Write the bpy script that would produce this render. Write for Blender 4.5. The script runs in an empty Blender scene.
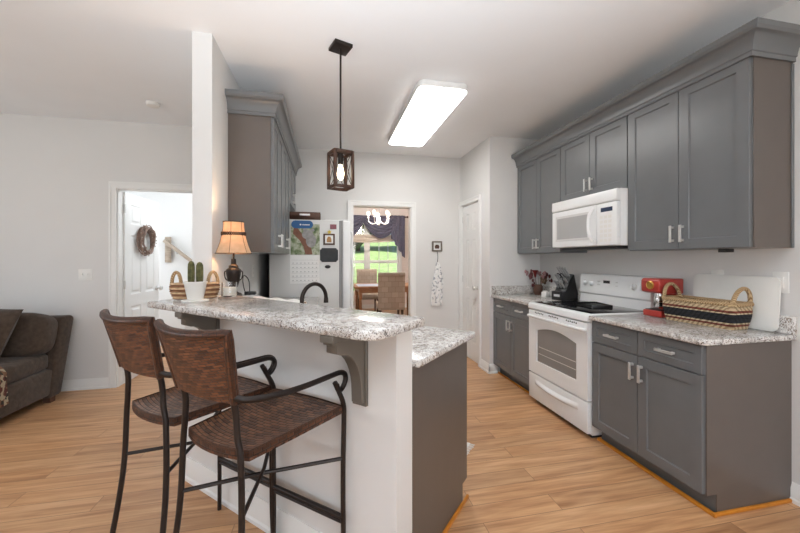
import bpy, bmesh, math, random
from mathutils import Vector, Matrix, noise
random.seed(7)
PI = math.pi
S = bpy.context.scene
COL = S.collection
R = math.radians

# ------------------------------------------------------------------ camera
cam_d = bpy.data.cameras.new('camera'); cam = bpy.data.objects.new('camera', cam_d); COL.objects.link(cam)
cam.location = (0, 0, 1.3265); cam.rotation_euler = (R(90), 0, -0.2072)
cam_d.sensor_width = 36; cam_d.lens = 15.67; cam_d.shift_y = -0.0095; cam_d.clip_start = 0.02
S.camera = cam
# ------------------------------------------------------------------ world, sun, exposure
W = bpy.data.worlds.new('sky'); S.world = W; W.use_nodes = True
nt = W.node_tree; nt.nodes.clear()
sky = nt.nodes.new('ShaderNodeTexSky'); sky.sky_type = 'HOSEK_WILKIE'; sky.turbidity = 3.0
sky.sun_direction = Vector((0.6, -0.3, 0.75)).normalized()
bg = nt.nodes.new('ShaderNodeBackground'); bg.inputs[1].default_value = 5.0
wo = nt.nodes.new('ShaderNodeOutputWorld')
nt.links.new(sky.outputs[0], bg.inputs[0]); nt.links.new(bg.outputs[0], wo.inputs[0])
S.view_settings.view_transform = 'Standard'; S.view_settings.look = 'None'
S.view_settings.exposure = -0.06; S.view_settings.gamma = 1.0; S.view_settings.use_curve_mapping = False

def light(name, kind, loc, rot, energy, color=(1, 1, 1), size=(1, 1), radius=.05, spread=PI):
    d = bpy.data.lights.new(name, kind); o = bpy.data.objects.new(name, d); COL.objects.link(o)
    o.location = loc; o.rotation_euler = rot; d.energy = energy; d.color = color
    if kind == 'AREA':
        d.shape = 'RECTANGLE'; d.size, d.size_y = size; d.spread = spread
    elif kind == 'POINT': d.shadow_soft_size = radius
    elif kind == 'SUN': d.angle = R(1)
    return o
sun = light('sun', 'SUN', (6, -4, 9), (0, 0, 0), 8.0, (1, .96, .9))
sun.rotation_euler = Vector((-0.6, 0.3, -0.75)).to_track_quat('-Z', 'Y').to_euler()
# daylight entering through the windows of the living room (behind and left of the viewpoint)
light('daylight_living_side', 'AREA', (-4.45, 1.2, 1.45), (0, R(-113), 0), 41, (.95, .975, 1), (1.5, 2.6))
light('daylight_living_rear', 'AREA', (-1.6, -2.85, 1.45), (R(118), 0, 0), 18, (.95, .975, 1), (2.8, 1.6))
light('rear_right_fill', 'AREA', (1.3, -2.85, 1.5), (R(112), 0, 0), 52, (.97, .985, 1), (1.6, 1.6))  # fill added at an unseen window to brighten sides facing the viewpoint
light('foyer_side_fill', 'AREA', (-3.3, 5.3, 1.4), (0, R(-90), 0), 20, (.88, .94, 1), (1.6, .8))  # added fill at an unseen side window, makes the foyer bright
light('foyer_fill', 'POINT', (-1.25, 5.0, 2.35), (0, 0, 0), 24, (.90, .95, 1), radius=.12)  # added fill without a fixture, lights the open foyer door
# unseen spot added behind the viewpoint, aimed up to brighten the ceiling
fl = light('ceiling_fill_spot', 'SPOT', (-.1, -.7, .95), (R(180), 0, 0), 560, (.85, .925, 1))
fl.data.spot_size = R(100); fl.data.spot_blend = .85; fl.data.shadow_soft_size = .12
fl.rotation_euler = Vector((.02, .42, 1)).to_track_quat('-Z', 'Y').to_euler()

# ------------------------------------------------------------------ mesh helpers
class MB:
    def __init__(s): s.v = []; s.f = []; s.uv = {}
    def add(s, vs, fs, uvs=None):
        b = len(s.v); s.v += [tuple(p) for p in vs]
        s.f += [tuple(i + b for i in f) for f in fs]
        if uvs:
            for i, t in enumerate(uvs): s.uv[b + i] = t
        return s
    def box(s, x0, x1, y0, y1, z0, z1, M=None):
        x0, x1 = sorted((x0, x1)); y0, y1 = sorted((y0, y1)); z0, z1 = sorted((z0, z1))
        vs = [(x0, y0, z0), (x1, y0, z0), (x1, y1, z0), (x0, y1, z0), (x0, y0, z1), (x1, y0, z1), (x1, y1, z1), (x0, y1, z1)]
        if M: vs = [M @ Vector(p) for p in vs]
        return s.add(vs, [(3, 2, 1, 0), (4, 5, 6, 7), (0, 1, 5, 4), (1, 2, 6, 5), (2, 3, 7, 6), (3, 0, 4, 7)])
    def prism(s, poly, a, b, axis='Z', M=None):
        # poly in the plane perpendicular to axis: Z->(x,y)  Y->(x,z)  X->(y,z)
        def p3(p, h):
            q = {'Z': (p[0], p[1], h), 'Y': (p[0], h, p[1]), 'X': (h, p[0], p[1])}[axis]
            return M @ Vector(q) if M else q
        n = len(poly)
        vs = [p3(p, a) for p in poly] + [p3(p, b) for p in poly]
        fs = [tuple(range(n)), tuple(range(2 * n - 1, n - 1, -1))] + [(i, i + n, (i + 1) % n + n, (i + 1) % n) for i in range(n)]
        return s.add(vs, fs)
    def tube(s, pts, r, n=8, closed=False, cap=True, sq=False):
        P = [Vector(p) for p in pts]; m = len(P)
        rs = r if isinstance(r, (list, tuple)) else [r] * m
        vs = []; fs = []; prev = None
        for i in range(m):
            if closed: t = (P[(i + 1) % m] - P[i - 1])
            else: t = P[min(i + 1, m - 1)] - P[max(i - 1, 0)]
            t.normalize()
            if prev is None:
                a = Vector((0, 0, 1)) if abs(t.z) < .9 else Vector((0, 1, 0))
                nrm = t.cross(a).normalized()
            else: nrm = (prev - t * prev.dot(t)).normalized()
            prev = nrm; bn = t.cross(nrm)
            for k in range(n):
                a = 2 * PI * k / n + (PI / 4 if sq else 0)
                vs.append(P[i] + (nrm * math.cos(a) + bn * math.sin(a)) * rs[i])
        for i in range(m if closed else m - 1):
            j = (i + 1) % m
            for k in range(n): fs.append((i * n + k, i * n + (k + 1) % n, j * n + (k + 1) % n, j * n + k))
        if cap and not closed:
            fs.append(tuple(range(n - 1, -1, -1))); fs.append(tuple(range((m - 1) * n, m * n)))
        return s.add(vs, fs)
    def lathe(s, prof, n=28, c=(0, 0, 0), sx=1, sy=1, wob=None):
        vs = []; fs = []; m = len(prof)
        for r, z in prof:
            for k in range(n):
                a = 2 * PI * k / n; rr = r * (wob(a, z) if wob else 1)
                vs.append((c[0] + rr * math.cos(a) * sx, c[1] + rr * math.sin(a) * sy, c[2] + z))
        for i in range(m - 1):
            for k in range(n): fs.append((i * n + k, i * n + (k + 1) % n, (i + 1) * n + (k + 1) % n, (i + 1) * n + k))
        if prof[0][0] > 1e-5: fs.append(tuple(range(n - 1, -1, -1)))
        if prof[-1][0] > 1e-5: fs.append(tuple(range((m - 1) * n, m * n)))
        return s.add(vs, fs)
    def grid(s, fn, nu, nv, uvs=(1, 1), th=None):
        # fn(u,v)->point, u,v in 0..1 ; th = offset vector function for thickness (closed slab)
        pts = [[Vector(fn(i / nu, j / nv)) for i in range(nu + 1)] for j in range(nv + 1)]
        vs = []; uv = []; fs = []
        w = nu + 1
        for j in range(nv + 1):
            for i in range(nu + 1): vs.append(pts[j][i]); uv.append((i / nu * uvs[0], j / nv * uvs[1]))
        for j in range(nv):
            for i in range(nu): fs.append((j * w + i, j * w + i + 1, (j + 1) * w + i + 1, (j + 1) * w + i))
        if th is not None:
            b = len(vs)
            for j in range(nv + 1):
                for i in range(nu + 1):
                    du = pts[j][min(i + 1, nu)] - pts[j][max(i - 1, 0)]; dv = pts[min(j + 1, nv)][i] - pts[max(j - 1, 0)][i]
                    nn = du.cross(dv).normalized()
                    vs.append(pts[j][i] - nn * th); uv.append((i / nu * uvs[0], j / nv * uvs[1]))
            for j in range(nv):
                for i in range(nu): fs.append((b + j * w + i, b + (j + 1) * w + i, b + (j + 1) * w + i + 1, b + j * w + i + 1))
            for i in range(nu):
                fs.append((i, b + i, b + i + 1, i + 1)); k = nv * w
                fs.append((k + i, k + i + 1, b + k + i + 1, b + k + i))
            for j in range(nv):
                fs.append((j * w, (j + 1) * w, b + (j + 1) * w, b + j * w)); k = nu
                fs.append((j * w + k, b + j * w + k, b + (j + 1) * w + k, (j + 1) * w + k))
        return s.add(vs, fs, uv)
    def ball(s, c, r, n=14, m=9, sx=1, sy=1, sz=1, e=1.0, e2=1.0, M=None):
        # super-ellipsoid
        pw = lambda x, q: math.copysign(abs(x) ** q, x)
        vs = []; fs = []
        for j in range(m + 1):
            ph = -PI / 2 + PI * j / m
            for i in range(n):
                th = 2 * PI * i / n
                p = Vector((sx * r * pw(math.cos(ph), e) * pw(math.cos(th), e2), sy * r * pw(math.cos(ph), e) * pw(math.sin(th), e2), sz * r * pw(math.sin(ph), e)))
                if M: p = M @ p
                vs.append(p + Vector(c))
        for j in range(m):
            for i in range(n): fs.append((j * n + i, j * n + (i + 1) % n, (j + 1) * n + (i + 1) % n, (j + 1) * n + i))
        return s.add(vs, fs)
    def shaker(s, x0, x1, z0, z1, yf=0.0, t=.02, rail=.057, rec=.009):
        # a framed door: recessed flat panel, small sloping inner edge; front towards -y
        a, b, c, d = x0, x1, z0, z1; q = .004
        def ring(o, y): return [(a + o, y, c + o), (b - o, y, c + o), (b - o, y, d - o), (a + o, y, d - o)]
        vs = ring(0, yf + t) + ring(0, yf + .0015) + ring(.0015, yf) + ring(rail, yf) + ring(rail + q, yf + rec)
        fs = [(3, 2, 1, 0)]
        fs = [(0, 1, 2, 3)]
        for k in range(4):
            o = k * 4
            for i in range(4): fs.append((o + i, o + 4 + i, o + 4 + (i + 1) % 4, o + (i + 1) % 4))
        fs.append((16, 19, 18, 17))
        return s.add(vs, fs)
    def build(s, name, mat, parent=None, bevel=0, seg=2, smooth=True, weld=True, loc=None, rot=None, sub=0, ang=40):
        me = bpy.data.meshes.new(name); me.from_pydata([tuple(p) for p in s.v], [], s.f)
        if s.uv:
            l = me.uv_layers.new(name='uv')
            for lp in me.loops: l.data[lp.index].uv = s.uv.get(lp.vertex_index, (0, 0))
        bm = bmesh.new(); bm.from_mesh(me)
        if weld: bmesh.ops.remove_doubles(bm, verts=bm.verts, dist=1e-5)
        bmesh.ops.recalc_face_normals(bm, faces=bm.faces)
        if bevel:
            es = [e for e in bm.edges if len(e.link_faces) == 2 and e.calc_face_angle(0) > R(35)]
            bmesh.ops.bevel(bm, geom=es, offset=bevel, segments=seg, profile=.5, affect='EDGES', clamp_overlap=True)
        bm.to_mesh(me); bm.free()
        if smooth:
            for p in me.polygons: p.use_smooth = True
            me.set_sharp_from_angle(angle=R(ang))
        o = bpy.data.objects.new(name, me); COL.objects.link(o)
        for mm in (mat if isinstance(mat, (list, tuple)) else [mat]): me.materials.append(mm)
        if parent: o.parent = parent
        if loc: o.location = loc
        if rot: o.rotation_euler = rot
        if sub:
            md = o.modifiers.new('subdivision', 'SUBSURF'); md.levels = sub; md.render_levels = sub
        return o
def tag(o, label=None, cat=None, group=None, kind=None):
    if label: o['label'] = label
    if cat: o['category'] = cat
    if group: o['group'] = group
    if kind: o['kind'] = kind
    return o
def thing(name, label, cat, loc=(0, 0, 0), rz=0, group=None):
    o = bpy.data.objects.new(name, None); COL.objects.link(o); o.empty_display_size = .1
    o.location = loc; o.rotation_euler = (0, 0, rz)
    return tag(o, label, cat, group)
def struct(o): o['kind'] = 'structure'; return o
def dup(root, loc, rz, label=None):
    def cp(o, par):
        c = o.copy(); COL.objects.link(c)
        if par: c.parent = par
        for ch in o.children: cp(ch, c)
        return c
    r = cp(root, None); r.location = loc; r.rotation_euler = (0, 0, rz)
    if label: r['label'] = label
    return r
def arc(cx, cy, r, a0, a1, n): return [(cx + r * math.cos(R(a0 + (a1 - a0) * i / n)), cy + r * math.sin(R(a0 + (a1 - a0) * i / n))) for i in range(n + 1)]
def smoothpath(pts, k=6):
    P = [Vector(p) for p in pts]; out = []
    for i in range(len(P) - 1):
        p0 = P[max(i - 1, 0)]; p1 = P[i]; p2 = P[i + 1]; p3 = P[min(i + 2, len(P) - 1)]
        for j in range(k):
            t = j / k
            out.append(.5 * ((2 * p1) + (p2 - p0) * t + (2 * p0 - 5 * p1 + 4 * p2 - p3) * t * t + (3 * p1 - p0 - 3 * p2 + p3) * t ** 3))
    out.append(P[-1]); return out

# ------------------------------------------------------------------ materials
def srgb(r, g, b):
    f = lambda c: (c / 12.92 if c <= .04045 else ((c + .055) / 1.055) ** 2.4)
    return (f(r / 255), f(g / 255), f(b / 255), 1)
class NT:
    def __init__(s, name):
        s.m = bpy.data.materials.new(name); s.m.use_nodes = True; s.t = s.m.node_tree; s.b = s.t.nodes['Principled BSDF']
    def n(s, typ, **kw):
        x = s.t.nodes.new('ShaderNode' + typ)
        for k, v in kw.items():
            if k.startswith('i_'): x.inputs[int(k[2:]) if k[2:].isdigit() else k[2:]].default_value = v
            else: setattr(x, k, v)
        return x
    def l(s, a, b): s.t.links.new(a, b)
    def coord(s, kind='Object', scale=(1, 1, 1), rot=(0, 0, 0)):
        tc = s.n('TexCoord'); mp = s.n('Mapping'); mp.inputs['Scale'].default_value = scale; mp.inputs['Rotation'].default_value = rot
        s.l(tc.outputs[kind], mp.inputs[0]); return mp.outputs[0]
    def ramp(s, fac, stops, interp='LINEAR'):
        r = s.n('ValToRGB'); e = r.color_ramp.elements; r.color_ramp.interpolation = interp
        while len(e) < len(stops): e.new(.5)
        for x, (p, c) in zip(e, stops): x.position = p; x.color = c
        s.l(fac, r.inputs[0]); return r.outputs[0]
    def mix(s, fac, a, b, mode='MIX'):
        m = s.n('Mix', data_type='RGBA', blend_type=mode)
        for sock, val in ((m.inputs[0], fac), (m.inputs[6], a), (m.inputs[7], b)):
            if hasattr(val, 'is_linked'): s.l(val, sock)
            else: sock.default_value = val
        return m.outputs[2]
    def bump(s, h, strength=.3, dist=.01):
        b = s.n('Bump'); b.inputs['Strength'].default_value = strength; b.inputs['Distance'].default_value = dist
        s.l(h, b.inputs['Height']); s.l(b.outputs[0], s.b.inputs['Normal'])
    def set(s, color=None, rough=None, metal=None, spec=None, **kw):
        for k, v in (('Base Color', color), ('Roughness', rough), ('Metallic', metal), ('Specular IOR Level', spec)):
            if v is None: continue
            if hasattr(v, 'is_linked'): s.l(v, s.b.inputs[k])
            else: s.b.inputs[k].default_value = v
        for k, v in kw.items(): s.b.inputs[k.replace('_', ' ')].default_value = v
        return s.m
def paint(name, c, rough=.6, var=.03, scale=6, bump=.0, metal=0, spec=.5, **kw):
    t = NT(name); nz = t.n('TexNoise'); nz.inputs['Scale'].default_value = scale; nz.inputs['Detail'].default_value = 4
    t.l(t.coord(), nz.inputs['Vector'])
    lo = tuple(x * (1 - var) for x in c[:3]) + (1,); hi = tuple(min(1, x * (1 + var)) for x in c[:3]) + (1,)
    col = t.ramp(nz.outputs[0], [(.3, lo), (.7, hi)])
    if bump: t.bump(nz.outputs[0], bump, .003)
    return t.set(col, rough, metal, spec, **kw)
M = {}
M['wall'] = paint('wall_paint', srgb(224, 223, 221), .75, .01, 3, .02)
M['ceil'] = paint('ceiling_paint', srgb(246, 248, 250), .85, .01, 3, .02)
M['white'] = paint('white_trim_paint', srgb(238, 238, 236), .38, .01, 4)
M['gray'] = paint('gray_cabinet_paint', srgb(110, 112, 114), .30, .03, 9)
M['dining'] = paint('blush_wall_paint', srgb(238, 229, 224), .75, .01, 3)
M['appl'] = paint('white_enamel', srgb(239, 240, 240), .22, .01, 3)
M['taupe'] = paint('warm_lit_cabinet_gray', srgb(99, 91, 85), .36, .03, 9)  # cabinet gray made browner and darker, warm light and shade put into colour
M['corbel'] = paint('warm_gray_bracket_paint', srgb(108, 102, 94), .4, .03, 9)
M['nickel'] = paint('brushed_nickel', srgb(214, 213, 210), .3, .05, 40, metal=.55)
M['chrome'] = paint('polished_steel', srgb(215, 215, 215), .15, .02, 30, metal=1)
M['bronze'] = paint('dark_bronze', srgb(48, 40, 36), .42, .12, 30, metal=.6)
M['iron'] = paint('dark_iron', srgb(42, 34, 31), .42, .15, 40, .1, metal=.35)
M['black'] = paint('black_plastic', srgb(26, 26, 28), .38, .1, 20)
M['blackg'] = paint('black_glass', srgb(20, 21, 24), .06, .05, 3)
M['red'] = paint('red_enamel', srgb(172, 58, 50), .3, .05, 8)
M['gold'] = paint('brass', srgb(206, 165, 90), .28, .05, 20, metal=1)
M['shoe'] = paint('honey_wood_trim', srgb(205, 130, 40), .45, .15, 12)
M['plastic'] = paint('white_plastic', srgb(236, 235, 231), .4, .01, 5)
M['card'] = paint('white_paper', srgb(238, 238, 236), .8, .02, 12)
M['slate'] = paint('charcoal_board', srgb(62, 64, 66), .8, .1, 25)
M['dkwood'] = paint('dark_wood_grain', srgb(88, 60, 46), .55, .2, 18)
M['tan'] = paint('tan_wood', srgb(186, 150, 116), .5, .1, 18)
M['soil'] = paint('dark_soil', srgb(60, 48, 40), .95, .3, 60, .4)
M['ceramic'] = paint('white_ceramic', srgb(232, 230, 225), .45, .02, 8)
def glassy(name, c=(1, 1, 1, 1), rough=.02):
    t = NT(name); return t.set(c, rough, 0, .5, Transmission_Weight=1.0, IOR=1.45)
M['glass'] = glassy('clear_glass')
def panes(name):
    # thin architectural pane: mostly see-through with a faint mirror
    t = NT(name); tr = t.n('BsdfTransparent'); gl = t.n('BsdfGlossy'); gl.inputs['Roughness'].default_value = .02
    mx = t.n('MixShader'); mx.inputs[0].default_value = .06
    t.l(tr.outputs[0], mx.inputs[1]); t.l(gl.outputs[0], mx.inputs[2]); t.l(mx.outputs[0], t.t.nodes['Material Output'].inputs[0]); return t.m
M['pane'] = panes('window_glass')
def emit(name, c, strength):
    t = NT(name); return t.set(c, .5, 0, .3, Emission_Color=c, Emission_Strength=strength)
M['panel'] = emit('lit_diffuser', (1, .985, .96, 1), 12)
M['bulb'] = emit('lit_bulb', (1, .82, .55, 1), 9)
M['globe'] = emit('lit_candle_bulb', (1, .88, .72, 1), 2.6)
def floor_mat():
    t = NT('plank_floor'); co = t.coord()
    br = t.n('TexBrick'); br.offset = .37; br.offset_frequency = 2; br.squash = 1
    for k, v in (('Scale', 1.0), ('Mortar Size', .0016), ('Mortar Smooth', .1), ('Bias', 0.0), ('Brick Width', 1.22), ('Row Height', .125)): br.inputs[k].default_value = v
    br.inputs['Color1'].default_value = (0, 0, 0, 1); br.inputs['Color2'].default_value = (1, 1, 1, 1); br.inputs['Mortar'].default_value = (.5, .5, .5, 1)
    t.l(co, br.inputs['Vector'])
    # grain, offset per plank
    sep = t.n('VectorMath', operation='MULTIPLY'); sep.inputs[1].default_value = (1.1, 15, 1); t.l(co, sep.inputs[0])
    off = t.n('VectorMath', operation='SCALE'); off.inputs['Scale'].default_value = 13.0; t.l(br.outputs['Color'], off.inputs[0])
    ad = t.n('VectorMath', operation='ADD'); t.l(sep.outputs[0], ad.inputs[0]); t.l(off.outputs[0], ad.inputs[1])
    n1 = t.n('TexNoise'); n1.inputs['Scale'].default_value = 1.6; n1.inputs['Detail'].default_value = 7; n1.inputs['Distortion'].default_value = .7; t.l(ad.outputs[0], n1.inputs['Vector'])
    n2 = t.n('TexNoise'); n2.inputs['Scale'].default_value = 5.5; n2.inputs['Detail'].default_value = 6; t.l(ad.outputs[0], n2.inputs['Vector'])
    base = t.ramp(n1.outputs[0], [(.25, srgb(160, 112, 74)), (.42, srgb(197, 149, 107)), (.6, srgb(214, 169, 126)), (.78, srgb(225, 183, 141))])
    fine = t.ramp(n2.outputs[0], [(.35, (.84, .81, .78, 1)), (.6, (1, 1, 1, 1))])
    c1 = t.mix(.75, base, fine, 'MULTIPLY')
    tone = t.ramp(br.outputs['Color'], [(0, (.86, .84, .83, 1)), (.5, (1, 1, 1, 1)), (1, (1.0, .96, .92, 1))])
    c2 = t.mix(1.0, c1, tone, 'MULTIPLY')
    c3 = t.mix(br.outputs['Fac'], c2, srgb(140, 100, 68))
    t.bump(n2.outputs[0], .06, .002)
    return t.set(c3, .33, 0, .45)
M['floor'] = floor_mat()
def granite():
    t = NT('speckled_granite'); co = t.coord()
    def vor(sc, lo, hi):
        v = t.n('TexVoronoi'); v.inputs['Scale'].default_value = sc; v.inputs['Randomness'].default_value = 1
        nz = t.n('TexNoise'); nz.inputs['Scale'].default_value = sc * .6; nz.inputs['Detail'].default_value = 3; t.l(co, nz.inputs['Vector'])
        ad = t.mix(.06, co, nz.outputs['Color'], 'ADD'); t.l(ad, v.inputs['Vector'])
        sp = t.n('SeparateColor'); t.l(v.outputs['Color'], sp.inputs[0])
        return sp.outputs
    a = vor(115, 0, 1); b = vor(215, 0, 1)
    n = t.n('TexNoise'); n.inputs['Scale'].default_value = 9; n.inputs['Detail'].default_value = 5; t.l(co, n.inputs['Vector'])
    base = t.ramp(n.outputs[0], [(.35, srgb(196, 190, 184)), (.6, srgb(230, 228, 225))])
    k1 = t.ramp(a[0], [(.76, (0, 0, 0, 1)), (.80, (1, 1, 1, 1))]); c1 = t.mix(k1, base, srgb(146, 130, 118))
    k2 = t.ramp(a[1], [(.87, (0, 0, 0, 1)), (.90, (1, 1, 1, 1))]); c2 = t.mix(k2, c1, srgb(96, 88, 84))
    k3 = t.ramp(b[0], [(.88, (0, 0, 0, 1)), (.92, (1, 1, 1, 1))]); c3 = t.mix(k3, c2, srgb(52, 48, 48))
    k4 = t.ramp(b[1], [(.84, (0, 0, 0, 1)), (.88, (1, 1, 1, 1))]); c4 = t.mix(k4, c3, srgb(236, 234, 230))
    return t.set(c4, .16, 0, .45)
M['granite'] = granite()
def weave(name, cA, cB, cD, rough=.5, angle=0):
    # woven strands laid in offset courses; uses the uv laid along the weave
    t = NT(name); co = t.coord('UV', rot=(0, 0, R(angle)))
    br = t.n('TexBrick'); br.offset = .5; br.squash = 1
    for k, v in (('Scale', 1.0), ('Mortar Size', .17), ('Mortar Smooth', .9), ('Brick Width', 2.0), ('Row Height', 1.0), ('Bias', 0)): br.inputs[k].default_value = v
    br.inputs['Color1'].default_value = cA; br.inputs['Color2'].default_value = cB; br.inputs['Mortar'].default_value = cD
    t.l(co, br.inputs['Vector'])
    nz = t.n('TexNoise'); nz.inputs['Scale'].default_value = .35; nz.inputs['Detail'].default_value = 3; t.l(co, nz.inputs['Vector'])
    v = t.ramp(nz.outputs[0], [(.3, (.55, .5, .48, 1)), (.7, (1, 1, 1, 1))])
    c = t.mix(.8, br.outputs['Color'], v, 'MULTIPLY')
    inv = t.n('Math', operation='SUBTRACT'); inv.inputs[0].default_value = 1; t.l(br.outputs['Fac'], inv.inputs[1])
    t.bump(inv.outputs[0], .9, .004)
    return t.set(c, rough, 0, .45)
M['wicker'] = weave('brown_wicker', srgb(150, 98, 66), srgb(78, 48, 35), srgb(14, 9, 7), .42, 22)
M['wicker_seat'] = weave('brown_wicker_seat', srgb(148, 104, 76), srgb(84, 56, 43), srgb(16, 11, 8), .38, 0)
M['wicker_edge'] = weave('brown_wicker_wrap', srgb(108, 68, 46), srgb(68, 43, 32), srgb(30, 19, 14), .45, 90)
def stripes_basket():
    t = NT('banded_straw'); co = t.coord()
    sp = t.n('SeparateXYZ'); t.l(co, sp.inputs[0])
    mr = t.n('MapRange'); mr.inputs['From Min'].default_value = 0; mr.inputs['From Max'].default_value = .15; t.l(sp.outputs[2], mr.inputs[0])
    tan = srgb(204, 182, 148); red = srgb(122, 62, 48); blk = srgb(38, 38, 42); cr = srgb(214, 196, 164)
    c = t.ramp(mr.outputs[0], [(0, tan), (.12, red), (.2, cr), (.26, blk), (.60, cr), (.65, red), (.74, tan)], 'CONSTANT')
    w = t.n('TexWave'); w.bands_direction = 'Z'; w.inputs['Scale'].default_value = 28; w.inputs['Distortion'].default_value = 1.6; w.inputs['Detail Scale'].default_value = 4; t.l(co, w.inputs['Vector'])
    d = t.n('TexWave'); d.bands_direction = 'DIAGONAL'; d.inputs['Scale'].default_value = 21; d.inputs['Distortion'].default_value = 3; d.inputs['Detail Scale'].default_value = 2; t.l(co, d.inputs['Vector'])
    v = t.ramp(d.outputs[0], [(.15, (.42, .36, .3, 1)), (.6, (1, 1, 1, 1))])
    t.bump(w.outputs[0], .6, .004)
    return t.set(t.mix(.8, c, v, 'MULTIPLY'), .7, 0, .3)
M['bandbasket'] = stripes_basket()
def straw(name, c1, c2, sc=40):
    t = NT(name); co = t.coord(); w = t.n('TexWave'); w.bands_direction = 'DIAGONAL'; w.inputs['Scale'].default_value = sc; w.inputs['Distortion'].default_value = 2; t.l(co, w.inputs['Vector'])
    t.bump(w.outputs[0], .7, .004); return t.set(t.ramp(w.outputs[0], [(.2, c1), (.8, c2)]), .75, 0, .3)
M['straw'] = straw('braided_straw', srgb(150, 118, 82), srgb(206, 178, 138), 45)
def coil():
    t = NT('coiled_seagrass'); co = t.coord(); w = t.n('TexWave'); w.bands_direction = 'Z'; w.inputs['Scale'].default_value = 11.7; w.inputs['Distortion'].default_value = .5; t.l(co, w.inputs['Vector'])
    nz = t.n('TexNoise'); nz.inputs['Scale'].default_value = 45; nz.inputs['Detail'].default_value = 3; t.l(co, nz.inputs['Vector'])
    c = t.ramp(w.outputs[0], [(.15, srgb(138, 98, 72)), (.5, srgb(178, 138, 104)), (.85, srgb(208, 178, 144))])
    v = t.ramp(nz.outputs[0], [(.35, (.6, .55, .5, 1)), (.6, (1, 1, 1, 1))]); t.bump(nz.outputs[0], .5, .004)
    return t.set(t.mix(.7, c, v, 'MULTIPLY'), .8, 0, .3)
M['straw2'] = coil()
def fabric(name, c1, c2, sc=60, bump=.25, rough=.95):
    t = NT(name); co = t.coord(); nz = t.n('TexNoise'); nz.inputs['Scale'].default_value = sc; nz.inputs['Detail'].default_value = 3; t.l(co, nz.inputs['Vector'])
    n2 = t.n('TexNoise'); n2.inputs['Scale'].default_value = 7; n2.inputs['Distortion'].default_value = 1.5; t.l(co, n2.inputs['Vector'])
    mx = t.n('Math', operation='ADD'); t.l(nz.outputs[0], mx.inputs[0]); t.l(n2.outputs[0], mx.inputs[1])
    t.bump(n2.outputs[0], bump, .02)
    return t.set(t.ramp(nz.outputs[0], [(.3, c1), (.7, c2)]), rough, 0, .2, Sheen_Weight=.15)
M['sofa'] = fabric('brown_microfiber', srgb(68, 57, 49), srgb(86, 73, 63), 30, .35)
M['linen'] = fabric('white_linen', srgb(226, 224, 220), srgb(242, 240, 237), 60, .3)
M['swag'] = fabric('plum_gray_drape', srgb(92, 90, 108), srgb(112, 110, 128), 40, .1)
M['shade_roman'] = fabric('beige_shade_cloth', srgb(206, 194, 180), srgb(220, 209, 195), 40, .05)
def throw_mat():
    t = NT('patterned_throw'); v = t.n('TexVoronoi'); v.inputs['Scale'].default_value = 38; t.l(t.coord(), v.inputs['Vector'])
    sp = t.n('SeparateColor'); t.l(v.outputs['Color'], sp.inputs[0])
    return t.set(t.ramp(sp.outputs[0], [(0, srgb(92, 54, 48)), (.3, srgb(170, 156, 132)), (.55, srgb(58, 54, 48)), (.8, srgb(124, 92, 70))], 'CONSTANT'), .95, 0, .2)
M['throw'] = throw_mat()
def parsons_mat():
    t = NT('patchwork_upholstery'); co = t.coord('Object', (1, 1, 1), (R(90), 0, 0))
    br = t.n('TexBrick'); br.offset = .5
    for k, v in (('Scale', 7.5), ('Mortar Size', .025), ('Mortar Smooth', .6), ('Brick Width', 1.0), ('Row Height', .75), ('Bias', 0)): br.inputs[k].default_value = v
    br.inputs['Color1'].default_value = srgb(196, 182, 168); br.inputs['Color2'].default_value = srgb(178, 163, 148); br.inputs['Mortar'].default_value = srgb(148, 133, 119)
    t.l(co, br.inputs['Vector']); w = t.n('TexWave'); w.inputs['Scale'].default_value = 22; w.inputs['Distortion'].default_value = 4; t.l(co, w.inputs['Vector'])
    v = t.ramp(w.outputs[0], [(.2, (.82, .8, .78, 1)), (.8, (1, 1, 1, 1))])
    return t.set(t.mix(.7, br.outputs['Color'], v, 'MULTIPLY'), .9, 0, .2)
M['parsons'] = parsons_mat()
def shade_mat():
    t = NT('lamp_shade_cloth'); nz = t.n('TexNoise'); nz.inputs['Scale'].default_value = 30; t.l(t.coord(), nz.inputs['Vector'])
    c = t.ramp(nz.outputs[0], [(.3, srgb(208, 182, 150)), (.7, srgb(222, 196, 164))])
    d = t.n('BsdfDiffuse'); tl = t.n('BsdfTranslucent'); mx = t.n('MixShader'); mx.inputs[0].default_value = .27
    t.l(c, d.inputs[0]); t.l(c, tl.inputs[0]); t.l(d.outputs[0], mx.inputs[1]); t.l(tl.outputs[0], mx.inputs[2]); t.l(mx.outputs[0], t.t.nodes['Material Output'].inputs[0])
    return t.m
M['lampshade'] = shade_mat()
def wood_mat(name, a, b, sc=(2, 14, 14)):
    t = NT(name); nz = t.n('TexNoise'); nz.inputs['Scale'].default_value = 4; nz.inputs['Detail'].default_value = 5; nz.inputs['Distortion'].default_value = .8; t.l(t.coord('Object', sc), nz.inputs['Vector'])
    return t.set(t.ramp(nz.outputs[0], [(.3, a), (.7, b)]), .42, 0, .4)
M['oak'] = wood_mat('honey_oak', srgb(150, 104, 72), srgb(184, 136, 98))
M['barnwood'] = wood_mat('rustic_brown_wood', srgb(58, 40, 32), srgb(92, 64, 50), (20, 20, 4))
M['railwood'] = wood_mat('weathered_rail_wood', srgb(150, 134, 118), srgb(186, 170, 152))
def leaf_mat(name, a, b, sc=5):
    t = NT(name); nz = t.n('TexNoise'); nz.inputs['Scale'].default_value = sc; nz.inputs['Detail'].default_value = 6; t.l(t.coord(), nz.inputs['Vector'])
    t.bump(nz.outputs[0], .8, .15); return t.set(t.ramp(nz.outputs[0], [(.35, a), (.65, b)]), .8, 0, .2)
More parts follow.
